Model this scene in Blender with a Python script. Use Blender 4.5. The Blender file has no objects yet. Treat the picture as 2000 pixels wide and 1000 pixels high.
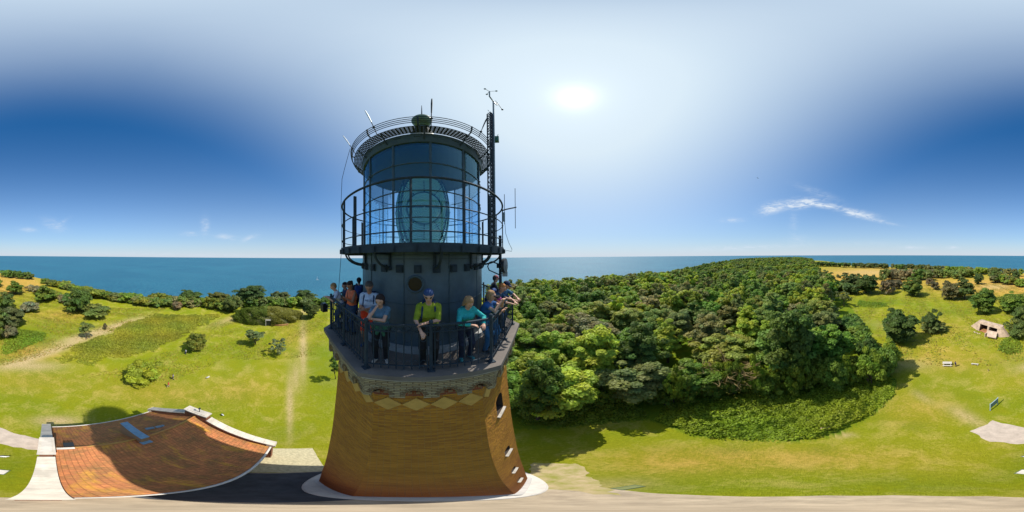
import bpy, math, random
import numpy as np
from mathutils import Vector, Matrix

# ------------------------------------------------------------------ camera, sky, sun, exposure
S = bpy.context.scene
COL = S.collection
HC = 26.7                      # camera height above the lawn
TILT = math.radians(0.5); TAZ = math.radians(-54)
R_ = math.radians
axis = Vector((math.cos(TAZ), -math.sin(TAZ), 0))      # horizontal axis at right angles to the tilt azimuth
RT = Matrix.Rotation(TILT, 3, axis)
cam_d = bpy.data.cameras.new('camera'); cam = bpy.data.objects.new('camera', cam_d); COL.objects.link(cam)
cam_d.type = 'PANO'
try: cam_d.panorama_type = 'EQUIRECTANGULAR'
except Exception: pass
try: cam_d.cycles.panorama_type = 'EQUIRECTANGULAR'
except Exception: pass
cam_d.clip_start = 0.05; cam_d.clip_end = 60000
cam.matrix_world = Matrix.Translation((0, 0, HC)) @ (RT @ Matrix.Rotation(R_(90), 3, 'X')).to_4x4()
S.camera = cam
S.render.resolution_x = 1024; S.render.resolution_y = 512
S.render.engine = 'CYCLES'
S.cycles.max_bounces = 8; S.cycles.transparent_max_bounces = 16
S.cycles.caustics_reflective = False; S.cycles.caustics_refractive = False
S.view_settings.view_transform = 'Standard'; S.view_settings.look = 'None'
S.view_settings.exposure = 0.22; S.view_settings.gamma = 1.0

SUN_AZ, SUN_EL = 23.0, 55.8
W = bpy.data.worlds.new('World'); S.world = W; W.use_nodes = True
def build_world():
    nt = W.node_tree; N = nt.nodes; L = nt.links
    bg = N['Background']; bg.inputs[1].default_value = 0.115
    sky = N.new('ShaderNodeTexSky'); sky.sky_type = 'NISHITA'; sky.sun_disc = False
    sky.sun_elevation = R_(SUN_EL); sky.sun_rotation = R_(SUN_AZ)
    sky.altitude = 70; sky.air_density = 1.0; sky.dust_density = 0.55; sky.ozone_density = 2.6
    hs = N.new('ShaderNodeHueSaturation'); hs.inputs['Saturation'].default_value = 1.28; hs.inputs['Value'].default_value = .80
    gn = N.new('ShaderNodeMixRGB'); gn.blend_type = 'MULTIPLY'; gn.inputs[0].default_value = 1; gn.inputs[2].default_value = (.50, .98, 1.32, 1)
    L.new(sky.outputs[0], gn.inputs[1]); L.new(gn.outputs[0], hs.inputs['Color'])
    tc = N.new('ShaderNodeTexCoord'); sep = N.new('ShaderNodeSeparateXYZ')
    L.new(tc.outputs['Generated'], sep.inputs[0])
    def M(op, a, b=None, c=None, clamp=False):
        n = N.new('ShaderNodeMath'); n.operation = op; n.use_clamp = clamp
        for i, v in enumerate((a, b, c)):
            if v is None: continue
            if isinstance(v, (int, float)): n.inputs[i].default_value = v
            else: L.new(v, n.inputs[i])
        return n.outputs[0]
    az = M('ARCTAN2', sep.outputs[0], sep.outputs[1])
    el = M('ARCSINE', sep.outputs[2])
    # bright haze of sunlight around the sun (aureole)
    sd = (math.sin(R_(SUN_AZ))*math.cos(R_(SUN_EL)), math.cos(R_(SUN_AZ))*math.cos(R_(SUN_EL)), math.sin(R_(SUN_EL)))
    dot = N.new('ShaderNodeVectorMath'); dot.operation = 'DOT_PRODUCT'; L.new(tc.outputs['Generated'], dot.inputs[0]); dot.inputs[1].default_value = sd
    dp = M('MAXIMUM', dot.outputs['Value'], 0.0)
    g = M('ADD', M('MULTIPLY', M('POWER', dp, 420.0), 1.1), M('ADD', M('MULTIPLY', M('POWER', dp, 50.0), 0.22), M('MULTIPLY', M('POWER', dp, 8.0), 0.22)))
    up_ = M('MULTIPLY_ADD', dot.outputs['Value'], .5, .5)
    milk = M('POWER', M('DIVIDE', M('SUBTRACT', up_, .60), .37, clamp=True), 1.7)
    # cirrus: soft wisps at given bearings, broken up by stretched noise
    vec = N.new('ShaderNodeCombineXYZ')
    L.new(M('MULTIPLY', az, 9.0), vec.inputs[0]); L.new(M('MULTIPLY', el, 30.0), vec.inputs[1])
    no = N.new('ShaderNodeTexNoise'); no.inputs['Scale'].default_value = 1.6; no.inputs['Detail'].default_value = 8; no.inputs['Roughness'].default_value = 0.62; no.inputs['Distortion'].default_value = 1.1
    L.new(vec.outputs[0], no.inputs['Vector'])
    brk = M('MULTIPLY', M('SUBTRACT', no.outputs[0], 0.40), 4.2, clamp=True)
    tot = None
    # x px, y px, half-length px, half-height px, slope (px/px), strength
    wisps = [(1505, 410, 20, 9, -0.2, 1.1), (1560, 400, 34, 8, -.1, 1.4), (1612, 404, 26, 5, 0.14, 1.3), (1676, 420, 30, 6, .18, 1.3), (1715, 434, 30, 3, .2, .7), (1600, 380, 38, 7, .35, .25),
             (1430, 432, 18, 4, 0, .5), (1550, 440, 8, 30, 0, .16), (1560, 470, 25, 8, 0, .2), (1785, 486, 24, 3, 0, .6), (1858, 486, 14, 2.5, 0, .7), (1450, 486, 110, 5, -.03, .45),
             (55, 450, 16, 4, .1, .45), (105, 441, 20, 10, .3, .35), (120, 436, 12, 4, -.6, .3), (400, 440, 7, 16, 0, .5), (372, 455, 15, 4, 0, .45), (440, 461, 20, 5, .1, .5), (487, 463, 14, 5, -.3, .5),
             (1062, 208, 18, 3, -.4, .7), (380, 496, 230, 4, 0.01, .3), (1700, 478, 60, 5, 0, .15)]
    for x, y, hl, hh, sl, st in wisps:
        a0 = R_((x/2000-.5)*360); e0 = R_((500-y)*.18)
        k = R_(.18)
        da = M('SUBTRACT', az, a0); de = M('ADD', M('SUBTRACT', el, e0), M('MULTIPLY', da, sl))
        q = M('ADD', M('POWER', M('ABSOLUTE', M('DIVIDE', da, hl*k)), 2.0), M('POWER', M('ABSOLUTE', M('DIVIDE', de, hh*k)), 2.0))
        w = M('MULTIPLY', M('EXPONENT', M('MULTIPLY', q, -1.0)), st)
        tot = w if tot is None else M('ADD', tot, w)
    # thin high veil, strongest high up
    vec2 = N.new('ShaderNodeVectorMath'); vec2.operation = 'MULTIPLY'; vec2.inputs[1].default_value = (1.2, 1.6, 1.0)
    L.new(tc.outputs['Generated'], vec2.inputs[0])
    n2 = N.new('ShaderNodeTexNoise'); n2.inputs['Scale'].default_value = 1.5; n2.inputs['Detail'].default_value = 5; n2.inputs['Distortion'].default_value = .6
    L.new(vec2.outputs[0], n2.inputs['Vector'])
    hi = M('MULTIPLY', M('SUBTRACT', el, 0.95), 1.3, clamp=True)
    veil = M('MULTIPLY', M('MULTIPLY', M('SUBTRACT', n2.outputs[0], .25), 1.9, clamp=True), hi)
    fac = M('ADD', M('MULTIPLY', tot, M('ADD', M('MULTIPLY', brk, .95), .22)), M('MULTIPLY', veil, .32), clamp=True)
    # pale moist air low over the sea
    low = M('MULTIPLY', M('EXPONENT', M('MULTIPLY', M('MAXIMUM', el, 0.0), -4.2)), .93)
    mixh = N.new('ShaderNodeMixRGB'); mixh.inputs[2].default_value = (4.9, 5.4, 6.1, 1); L.new(low, mixh.inputs[0])
    mk = N.new('ShaderNodeMixRGB'); mk.inputs[2].default_value = (5.0, 6.0, 6.8, 1); L.new(milk, mk.inputs[0]); L.new(hs.outputs[0], mk.inputs[1]); L.new(mk.outputs[0], mixh.inputs[1])
    mix = N.new('ShaderNodeMixRGB'); mix.inputs[2].default_value = (5.2, 5.9, 6.8, 1); L.new(fac, mix.inputs[0]); L.new(mixh.outputs[0], mix.inputs[1])
    gl = N.new('ShaderNodeMixRGB'); gl.blend_type = 'ADD'; gl.inputs[0].default_value = 1
    gc = N.new('ShaderNodeVectorMath'); gc.operation = 'SCALE'; gc.inputs[0].default_value = (2.6, 2.6, 2.5); L.new(g, gc.inputs['Scale'])
    L.new(mix.outputs[0], gl.inputs[1]); L.new(gc.outputs[0], gl.inputs[2])
    L.new(gl.outputs[0], bg.inputs[0])
build_world()
sun_d = bpy.data.lights.new('sun', 'SUN'); sun_d.energy = 4.6; sun_d.angle = R_(.53); sun_d.color = (1, .95, .86)
sun = bpy.data.objects.new('sun', sun_d); COL.objects.link(sun)
sdir = Vector((math.sin(R_(SUN_AZ))*math.cos(R_(SUN_EL)), math.cos(R_(SUN_AZ))*math.cos(R_(SUN_EL)), math.sin(R_(SUN_EL))))
sun.rotation_euler = sdir.to_track_quat('Z', 'Y').to_euler(); sun.location = (0, 0, 80)

rnd = random.Random(7); rng = np.random.default_rng(7)

# ------------------------------------------------------------------ bearings on the photograph -> places in the world
def ray(x, y):
    a = R_((x/2000-.5)*360); e = R_((500-y)*.18)
    return RT @ Vector((math.sin(a)*math.cos(e), math.cos(a)*math.cos(e), math.sin(e)))
def zg(x, y):
    x = np.asarray(x, float); y = np.asarray(y, float)
    r = np.hypot(x, y); az = np.degrees(np.arctan2(x, y))
    def sm(t): t = np.clip(t, 0, 1); return t*t*(3-2*t)
    hill = 11*sm((r-90)/330)*sm((az-52)/25)*sm((122-az)/16)
    und = sm((r-45)/60)*(.7*np.sin(x*.045+1)*np.cos(y*.038)+.4*np.sin(x*.11+y*.07)) 
    return hill+und
def G(x, y, z=None):
    d = ray(x, y); zz = 0.0
    if z is not None: t = (z-HC)/d.z; return Vector((d.x*t, d.y*t, z))
    for _ in range(12):
        t = (zz-HC)/min(d.z, -.004); p = (d.x*t, d.y*t); zz = float(zg(*p))
    return Vector((p[0], p[1], zz))
def Dst(x, y, d):                      # point on the ray at horizontal distance d
    v = ray(x, y); h = math.hypot(v.x, v.y); return Vector((v.x/h*d, v.y/h*d, HC+v.z/h*d))
RTn = np.array(RT)
def to_px(P):
    Q = (P-np.array([0, 0, HC]))@RTn          # RT^T @ v
    az = np.degrees(np.arctan2(Q[:, 0], Q[:, 1])); el = np.degrees(np.arctan2(Q[:, 2], np.hypot(Q[:, 0], Q[:, 1])))
    return (az/360+.5)*2000, 500-el/.18

# ------------------------------------------------------------------ materials
MATS = {}
def mat(name, col, rough=.6, metal=0, spec=.4, noise=0, nscale=5, col2=None, bump=0, bscale=40, coord='Object', sheen=0):
    if name in MATS: return MATS[name]
    m = bpy.data.materials.new(name); m.use_nodes = True; nt = m.node_tree; N = nt.nodes; L = nt.links
    b = N['Principled BSDF']; b.inputs['Base Color'].default_value = (*col, 1); b.inputs['Roughness'].default_value = rough
    b.inputs['Metallic'].default_value = metal; b.inputs['Specular IOR Level'].default_value = spec
    tc = N.new('ShaderNodeTexCoord')
    if noise or col2:
        n = N.new('ShaderNodeTexNoise'); n.inputs['Scale'].default_value = nscale; n.inputs['Detail'].default_value = 6; n.inputs['Roughness'].default_value = .65
        L.new(tc.outputs[coord], n.inputs['Vector'])
        c2 = col2 or tuple(c*(1-noise) for c in col); c1 = col if col2 else tuple(min(1, c*(1+noise*.6)) for c in col)
        r = N.new('ShaderNodeValToRGB'); r.color_ramp.elements[0].position = .33; r.color_ramp.elements[1].position = .67
        r.color_ramp.elements[0].color = (*c2, 1); r.color_ramp.elements[1].color = (*c1, 1)
        L.new(n.outputs[0], r.inputs[0]); L.new(r.outputs[0], b.inputs['Base Color'])
    if bump:
        n = N.new('ShaderNodeTexNoise'); n.inputs['Scale'].default_value = bscale; n.inputs['Detail'].default_value = 4
        L.new(tc.outputs[coord], n.inputs['Vector']); bp = N.new('ShaderNodeBump'); bp.inputs['Strength'].default_value = bump; bp.inputs['Distance'].default_value = .02
        L.new(n.outputs[0], bp.inputs['Height']); L.new(bp.outputs[0], b.inputs['Normal'])
    MATS[name] = m; return m

def brick_mat(name, c1, c2, mortar, low=None, zsplit=14, bw=.25, bh=.078, wear=.5):
    m = bpy.data.materials.new(name); m.use_nodes = True; nt = m.node_tree; N = nt.nodes; L = nt.links
    b = N['Principled BSDF']; b.inputs['Roughness'].default_value = .85; b.inputs['Specular IOR Level'].default_value = .2
    uv = N.new('ShaderNodeUVMap'); br = N.new('ShaderNodeTexBrick')
    br.inputs['Color1'].default_value = (*c1, 1); br.inputs['Color2'].default_value = (*c2, 1); br.inputs['Mortar'].default_value = (*mortar, 1)
    br.inputs['Scale'].default_value = 1; br.inputs['Brick Width'].default_value = bw; br.inputs['Row Height'].default_value = bh
    br.inputs['Mortar Size'].default_value = .009; br.inputs['Mortar Smooth'].default_value = .3; br.inputs['Bias'].default_value = -.1
    L.new(uv.outputs[0], br.inputs['Vector'])
    n = N.new('ShaderNodeTexNoise'); n.inputs['Scale'].default_value = .55; n.inputs['Detail'].default_value = 9; n.inputs['Roughness'].default_value = .72
    L.new(uv.outputs[0], n.inputs['Vector'])
    r = N.new('ShaderNodeValToRGB'); r.color_ramp.elements[0].position = .36; r.color_ramp.elements[1].position = .66
    r.color_ramp.elements[0].color = (.62, .55, .5, 1); r.color_ramp.elements[1].color = (1.18, 1.12, 1.0, 1)
    L.new(n.outputs[0], r.inputs[0])
    mx = N.new('ShaderNodeMixRGB'); mx.blend_type = 'MULTIPLY'; mx.inputs[0].default_value = wear
    cur = br.outputs[0]
    if low:
        sp = N.new('ShaderNodeSeparateXYZ'); L.new(uv.outputs[0], sp.inputs[0])
        mr = N.new('ShaderNodeMapRange'); mr.inputs['From Min'].default_value = zsplit-5; mr.inputs['From Max'].default_value = zsplit+5
        ad = N.new('ShaderNodeMath'); ad.operation = 'MULTIPLY_ADD'; L.new(n.outputs[0], ad.inputs[0]); ad.inputs[1].default_value = 9; 
        L.new(sp.outputs[1], ad.inputs[2]); sb = N.new('ShaderNodeMath'); sb.operation = 'SUBTRACT'; L.new(ad.outputs[0], sb.inputs[0]); sb.inputs[1].default_value = 4.5
        L.new(sb.outputs[0], mr.inputs['Value'])
        tint = N.new('ShaderNodeMixRGB'); tint.inputs[1].default_value = (*low, 1); tint.inputs[2].default_value = (1, 1, 1, 1); L.new(mr.outputs[0], tint.inputs[0])
        mm = N.new('ShaderNodeMixRGB'); mm.blend_type = 'MULTIPLY'; mm.inputs[0].default_value = 1; L.new(cur, mm.inputs[1]); L.new(tint.outputs[0], mm.inputs[2]); cur = mm.outputs[0]
    L.new(cur, mx.inputs[1]); L.new(r.outputs[0], mx.inputs[2]); L.new(mx.outputs[0], b.inputs['Base Color'])
    bp = N.new('ShaderNodeBump'); bp.inputs['Strength'].default_value = 1.0; bp.inputs['Distance'].default_value = .075
    iv = N.new('ShaderNodeMath'); iv.operation = 'SUBTRACT'; iv.inputs[0].default_value = 1; L.new(br.outputs['Fac'], iv.inputs[1])
    n3 = N.new('ShaderNodeTexNoise'); n3.inputs['Scale'].default_value = 7; n3.inputs['Detail'].default_value = 5; L.new(uv.outputs[0], n3.inputs['Vector'])
    a3 = N.new('ShaderNodeMath'); a3.operation = 'ADD'; L.new(iv.outputs[0], a3.inputs[0]); L.new(n3.outputs[0], a3.inputs[1])
    L.new(a3.outputs[0], bp.inputs['Height']); L.new(bp.outputs[0], b.inputs['Normal'])
    MATS[name] = m; return m

def leaf_mat(name, trans=.3):
    m = bpy.data.materials.new(name); m.use_nodes = True; nt = m.node_tree; N = nt.nodes; L = nt.links
    b = N['Principled BSDF']; b.inputs['Roughness'].default_value = .55; b.inputs['Specular IOR Level'].default_value = .28
    oi = N.new('ShaderNodeObjectInfo'); at = N.new('ShaderNodeAttribute'); at.attribute_name = 'tint'
    mr = N.new('ShaderNodeMixRGB'); mr.blend_type = 'MULTIPLY'; mr.inputs[0].default_value = 1
    L.new(oi.outputs['Color'], mr.inputs[1]); L.new(at.outputs['Color'], mr.inputs[2])
    L.new(mr.outputs[0], b.inputs['Base Color'])
    t = N.new('ShaderNodeBsdfTranslucent'); L.new(mr.outputs[0], t.inputs[0])
    mx = N.new('ShaderNodeMixShader'); mx.inputs[0].default_value = trans
    L.new(b.outputs[0], mx.inputs[1]); L.new(t.outputs[0], mx.inputs[2]); L.new(mx.outputs[0], N['Material Output'].inputs[0])
    MATS[name] = m; return m
LEAF = leaf_mat('leaf', .45)
BARK = mat('bark', (.09, .065, .045), .9, noise=.5, nscale=3)

# ------------------------------------------------------------------ object helpers
def mesh_obj(name, verts, faces, m, parent=None, uvs=None, smooth=False, tint=None):
    me = bpy.data.meshes.new(name)
    if isinstance(verts, np.ndarray):
        faces = np.asarray(faces)
        me.vertices.add(len(verts)); me.vertices.foreach_set('co', verts.astype(np.float32).ravel())
        k = faces.shape[1]; me.loops.add(faces.size); me.loops.foreach_set('vertex_index', faces.astype(np.int32).ravel())
        me.polygons.add(len(faces)); me.polygons.foreach_set('loop_start', np.arange(0, faces.size, k, dtype=np.int32))
        me.polygons.foreach_set('loop_total', np.full(len(faces), k, np.int32))
        me.update(calc_edges=True)
    else:
        me.from_pydata([tuple(v) for v in verts], [], faces)
    if uvs is not None:
        l = me.uv_layers.new(name='UVMap'); l.data.foreach_set('uv', np.asarray(uvs, np.float32).ravel())
    if tint is not None:
        a = me.color_attributes.new('tint', 'FLOAT_COLOR', 'POINT'); c = np.ones((len(me.vertices), 4), np.float32); c[:, :3] = tint; a.data.foreach_set('color', c.ravel())
    if smooth: me.polygons.foreach_set('use_smooth', np.ones(len(me.polygons), bool))
    if m is not None: me.materials.append(m)
    o = bpy.data.objects.new(name, me); COL.objects.link(o)
    if parent: o.parent = parent
    return o
def tag(o, label=None, cat=None, group=None, kind=None):
    if label: o['label'] = label
    if cat: o['category'] = cat
    if group: o['group'] = group
    if kind: o['kind'] = kind
    return o
def empty(name, loc=(0, 0, 0), label=None, cat=None, group=None, rz=0):
    o = bpy.data.objects.new(name, None); COL.objects.link(o); o.location = loc; o.rotation_euler = (0, 0, rz); o.empty_display_size = .2
    return tag(o, label, cat, group)

class MB:
    """collects boxes, tubes, prisms ... in world space and links them as one mesh"""
    def __init__(s): s.v = []; s.f = []; s.uv = []
    def face(s, pts, uv=None):
        i = len(s.v); s.v += [Vector(p) for p in pts]; s.f.append(list(range(i, i+len(pts))))
        s.uv += list(uv) if uv else [(0, 0)]*len(pts)
    def poly(s, pts, faces, uvf=None):
        i = len(s.v); s.v += [Vector(p) for p in pts]
        for f in faces:
            s.f.append([i+k for k in f]); s.uv += [uvf(pts[k]) for k in f] if uvf else [(0, 0)]*len(f)
    def box(s, c, size, ax=None):
        c = Vector(c); ax = ax or (Vector((1, 0, 0)), Vector((0, 1, 0)), Vector((0, 0, 1)))
        h = [ax[k]*size[k]*.5 for k in range(3)]
        P = [c+h[0]*a+h[1]*b+h[2]*d for d in (-1, 1) for b in (-1, 1) for a in (-1, 1)]
        s.poly(P, [(0, 2, 3, 1), (4, 5, 7, 6), (0, 1, 5, 4), (2, 6, 7, 3), (0, 4, 6, 2), (1, 3, 7, 5)])
    def bar(s, a, b, w, h=None, up=(0, 0, 1)):
        a = Vector(a); b = Vector(b); d = (b-a); l = d.length; d.normalize(); u = Vector(up)
        if abs(d.dot(u)) > .98: u = Vector((1, 0, 0))
        x = d.cross(u).normalized(); y = x.cross(d).normalized()
        s.box((a+b)/2, (l, w, h or w), (d, x, y))
    def tube(s, pts, r, n=6, closed=False, cap=True):
        pts = [Vector(p) for p in pts]; m = len(pts); rings = []
        rr = r if isinstance(r, (list, tuple)) else [r]*m
        prev = None
        for i, p in enumerate(pts):
            a = pts[(i-1) % m] if (closed or i > 0) else p; b = pts[(i+1) % m] if (closed or i < m-1) else p
            t = (b-a).normalized()
            if prev is None: u = t.orthogonal().normalized()
            else: u = (prev-t*prev.dot(t)); u = u.normalized() if u.length > 1e-6 else t.orthogonal().normalized()
            prev = u; w = t.cross(u)
            rings.append([p+(u*math.cos(2*math.pi*k/n)+w*math.sin(2*math.pi*k/n))*rr[i] for k in range(n)])
        P = [q for R in rings for q in R]; F = []
        for i in range(m if closed else m-1):
            j = (i+1) % m
            for k in range(n): F.append((i*n+k, i*n+(k+1) % n, j*n+(k+1) % n, j*n+k))
        if not closed and cap: F.append(tuple(range(n))[::-1]); F.append(tuple((m-1)*n+k for k in range(n)))
        s.poly(P, F)
    def lathe(s, prof, c, n=48, a0=0, a1=360, close=True, uvr=None):
        """prof: [(r,z)], axis vertical through c"""
        full = abs(a1-a0-360) < 1e-6; cols = n if full else n+1; P = []
        for k in range(cols):
            a = R_(a0+(a1-a0)*k/n)
            for r, z in prof: P.append((c[0]+r*math.sin(a), c[1]+r*math.cos(a), c[2]+z))
        m = len(prof); i0 = len(s.v); s.v += [Vector(p) for p in P]
        for k in range(n):
            k2 = (k+1) % cols
            for j in range(m-1):
                s.f.append([i0+k*m+j, i0+k*m+j+1, i0+k2*m+j+1, i0+k2*m+j])
                R = uvr or prof[j][0]; u0 = R_(360)*k/n*R; u1 = R_(360)*(k+1)/n*R
                s.uv += [(u0, prof[j][1]), (u0, prof[j+1][1]), (u1, prof[j+1][1]), (u1, prof[j][1])]
    def prism(s, poly, z0, z1, cap=True):
        n = len(poly); P = [(p[0], p[1], z0) for p in poly]+[(p[0], p[1], z1) for p in poly]
        F = [(i, (i+1) % n, n+(i+1) % n, n+i) for i in range(n)]
        if cap: F += [tuple(range(n))[::-1], tuple(range(n, 2*n))]
        s.poly(P, F)
    def ball(s, c, r, n=12, m=8, sc=(1, 1, 1)):
        P = []; F = []
        for j in range(m+1):
            t = math.pi*j/m
            for k in range(n):
                a = 2*math.pi*k/n; P.append((c[0]+r*sc[0]*math.sin(t)*math.cos(a), c[1]+r*sc[1]*math.sin(t)*math.sin(a), c[2]+r*sc[2]*math.cos(t)))
        for j in range(m):
            for k in range(n): F.append((j*n+k, (j+1)*n+k, (j+1)*n+(k+1) % n, j*n+(k+1) % n))
        s.poly(P, F)
    def build(s, name, m, parent=None, smooth=False, origin=None):
        o0 = Vector(origin) if origin is not None else (parent.location if parent is not None and parent.type == 'EMPTY' else (getattr(parent, '_o', None) if False else None))
        if o0 is None: o0 = Vector((0, 0, 0))
        o = mesh_obj(name, [v-o0 for v in s.v], s.f, m, parent, uvs=s.uv, smooth=False)
        me = o.data
        if smooth:
            me.polygons.foreach_set('use_smooth', np.ones(len(me.polygons), bool))
            try: me.set_sharp_from_angle(angle=R_(40))
            except Exception: pass
        if parent is None: o.location = o0
        return o

# ================================================================== THE LAND
ctl = [(-120, 300), (0, 245), (50, 215), (100, 168), (150, 128), (200, 112), (250, 103), (300, 96), (400, 92), (500, 92), (600, 92), (700, 92), (850, 98), (1000, 112), (1100, 128), (1200, 146), (1300, 190),
       (1400, 285), (1470, 430), (1550, 520), (1590, 450), (1650, 395), (1700, 375), (1800, 345), (1880, 300), (1940, 262), (2000, 245), (2100, 168)]
def coast(az_deg):
    x = (np.asarray(az_deg)/360+.5)*2000
    return np.interp(x, [c[0] for c in ctl], [c[1] for c in ctl])*(1+.012*np.sin(x*.11)+.008*np.sin(x*.31+1))
def inpoly(px, py, poly):
    px = np.asarray(px, float); py = np.asarray(py, float); c = np.zeros(px.shape, bool); n = len(poly)
    for i in range(n):
        x1, y1 = poly[i]; x2, y2 = poly[(i+1) % n]
        if y1 == y2: continue
        k = ((y1 > py) != (y2 > py)) & (px < (x2-x1)*(py-y1)/(y2-y1)+x1); c ^= k
    return c
FOREST = [(960, 815), (985, 838), (1060, 838), (1130, 832), (1220, 822), (1265, 820), (1290, 828), (1350, 853), (1450, 858), (1560, 862), (1640, 850), (1700, 815), (1745, 775), (1752, 745), (1722, 715),
          (1702, 690), (1690, 640), (1662, 600), (1640, 575), (1606, 556), (1594, 532), (1584, 512), (1560, 503), (1480, 502), (1400, 505), (1300, 512), (1100, 530), (960, 545)]
def ground_mesh():
    NA, NR = 720, 190
    az = np.arange(NA)*360/NA-180; s = np.linspace(0, 1, NR+1)[1:]**2.1
    c = coast(az)
    r = c[:, None]*s[None, :]
    a = np.radians(az)[:, None]
    X = r*np.sin(a); Y = r*np.cos(a); Z = zg(X, Y)
    ext = []
    for dr, z in ((3, -3), (9, -16), (16, -30), (28, -44), (45, -49)):
        rr = c+dr*(1+.25*np.sin(az*.9+dr)); ext.append((rr*np.sin(a[:, 0]), rr*np.cos(a[:, 0]), np.full(NA, float(z))+(Z[:, -1] if z > -20 else 0)))
    X = np.concatenate([X]+[e[0][:, None] for e in ext], 1); Y = np.concatenate([Y]+[e[1][:, None] for e in ext], 1); Z = np.concatenate([Z]+[e[2][:, None] for e in ext], 1)
    M = X.shape[1]
    V = np.stack([X, Y, Z], -1).reshape(-1, 3)
    V = np.concatenate([V, [[0, 0, 0]]])
    i, j = np.meshgrid(np.arange(NA), np.arange(M-1), indexing='ij'); i2 = (i+1) % NA
    F = np.stack([i*M+j, i2*M+j, i2*M+j+1, i*M+j+1], -1).reshape(-1, 4)[:, ::-1]
    k = np.arange(NA); cen = np.stack([np.full(NA, len(V)-1), ((k+1) % NA)*M, k*M, k*M], -1)
    me_f = np.concatenate([F, ])
    # colour zones of the turf: r = dry straw, g = lush weeds, b = bare worn earth
    px, py = to_px(V)
    dry = np.zeros(len(V)); lush = np.zeros(len(V)); worn = np.zeros(len(V))
    def blob(arr, x, y, rx, ry, w, slope=0):
        for ox in (-2000, 0, 2000):
            dx = px-x-ox; dy = py-y-dx*slope
            arr += w*np.exp(-(dx/rx)**2-(dy/ry)**2)
    for b in [(1700, 540, 130, 20, 1.3), (1640, 555, 50, 14, .8), (1900, 560, 90, 16, 1.1), (1990, 560, 60, 22, 1.1), (30, 550, 50, 12, 1.2), (10, 558, 60, 8, .8), (1850, 700, 110, 28, .45), (1790, 800, 90, 40, .35), (60, 690, 60, 18, .7), (60, 745, 120, 24, .3),
              (120, 615, 60, 12, .6), (320, 770, 120, 30, .35), (480, 760, 60, 30, .3), (1550, 895, 260, 26, .5), (1300, 905, 140, 30, .35), (1850, 640, 60, 20, .35), (580, 660, 40, 30, .3)]: blob(dry, *b)
    for b in [(60, 660, 60, 26, .9), (40, 700, 40, 10, .5), (1710, 590, 60, 12, .9), (1850, 610, 60, 14, .4), (1700, 640, 50, 20, .5), (450, 700, 90, 30, .35), (640, 720, 60, 90, .6), (1960, 710, 80, 20, .4), (1430, 880, 40, 12, .8), (1610, 878, 26, 9, .8), (1300, 880, 90, 12, .4),
              (1790, 830, 30, 12, .6), (20, 910, 60, 30, .6), (1300, 955, 160, 14, .4), (1800, 945, 180, 22, .6), (1900, 800, 60, 14, .3), (560, 850, 70, 25, .4)]: blob(lush, *b)
    for b in [(90, 690, 80, 7, 1.2, -.33), (60, 715, 60, 9, .9, 0), (592, 680, 7, 60, .9, 0), (566, 790, 7, 60, .85, 0), (578, 735, 7, 30, .7, 0), (170, 655, 60, 7, 1.1, -.25), (235, 635, 45, 7, 1.0, -.3), (480, 615, 60, 6, .9, -.3), (1740, 640, 40, 6, .35, .2), (590, 610, 60, 5, .5, -.3), (1890, 815, 40, 12, .7, .45), (1800, 775, 20, 8, .5, .5), (1700, 532, 60, 6, .5),
              (110, 822, 45, 9, 1.1), (1780, 712, 50, 10, .5), (1230, 945, 60, 12, .4), (1160, 960, 40, 20, .6), (1040, 985, 300, 12, .7), (1650, 850, 22, 5, .8), (1945, 560, 30, 6, .7)]: blob(worn, *b)
    f = inpoly(px, py, FOREST); lush[f] = 1; worn[f] = 0; dry[f] = 0
    C = np.stack([dry, lush, worn], -1).clip(0, 1)
    m = bpy.data.materials.new('turf'); m.use_nodes = True; nt = m.node_tree; N = nt.nodes; L = nt.links
    b = N['Principled BSDF']; b.inputs['Roughness'].default_value = .9; b.inputs['Specular IOR Level'].default_value = .1
    at = N.new('ShaderNodeAttribute'); at.attribute_name = 'tint'; sp = N.new('ShaderNodeSeparateColor'); L.new(at.outputs['Color'], sp.inputs[0])
    tc = N.new('ShaderNodeTexCoord')
    def nz(sc, det=6, ro=.6, dist=0):
        n = N.new('ShaderNodeTexNoise'); n.inputs['Scale'].default_value = sc; n.inputs['Detail'].default_value = det; n.inputs['Roughness'].default_value = ro; n.inputs['Distortion'].default_value = dist
        L.new(tc.outputs['Object'], n.inputs['Vector']); return n.outputs[0]
    def M(op, a, b_=None, clamp=False):
        n = N.new('ShaderNodeMath'); n.operation = op; n.use_clamp = clamp
        for i, v in enumerate((a, b_)):
            if v is None: continue
            if isinstance(v, (int, float)): n.inputs[i].default_value = v
            else: L.new(v, n.inputs[i])
        return n.outputs[0]
    def mix(f, a, b_):
        n = N.new('ShaderNodeMixRGB'); L.new(f, n.inputs[0])
        for i, v in ((1, a), (2, b_)):
            if isinstance(v, tuple): n.inputs[i].default_value = (*v, 1)
            else: L.new(v, n.inputs[i])
        return n.outputs[0]
    big = nz(.07, 5, .6, .5); mid = nz(.35, 7, .7, .4); fine = nz(3.5, 8, .75); vf = nz(14, 6, .8)
    def ramp(v, lo, hi):
        n = N.new('ShaderNodeMapRange'); n.inputs['From Min'].default_value = lo; n.inputs['From Max'].default_value = hi; L.new(v, n.inputs['Value']); return n.outputs[0]
    c = mix(ramp(mid, .35, .65), (.265, .27, .015), (.185, .23, .012))
    c = mix(M('MULTIPLY', ramp(M('ADD', M('MULTIPLY', big, .55), M('MULTIPLY', mid, .45)), .50, .65), .42), c, (.42, .32, .04))
    c = mix(M('MULTIPLY', ramp(big, .50, .36), .65), c, (.16, .215, .012))
    c = mix(M('MULTIPLY', ramp(M('ADD', mid, M('MULTIPLY', fine, .4)), .68, .86), .5), c, (.44, .34, .10))
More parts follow.
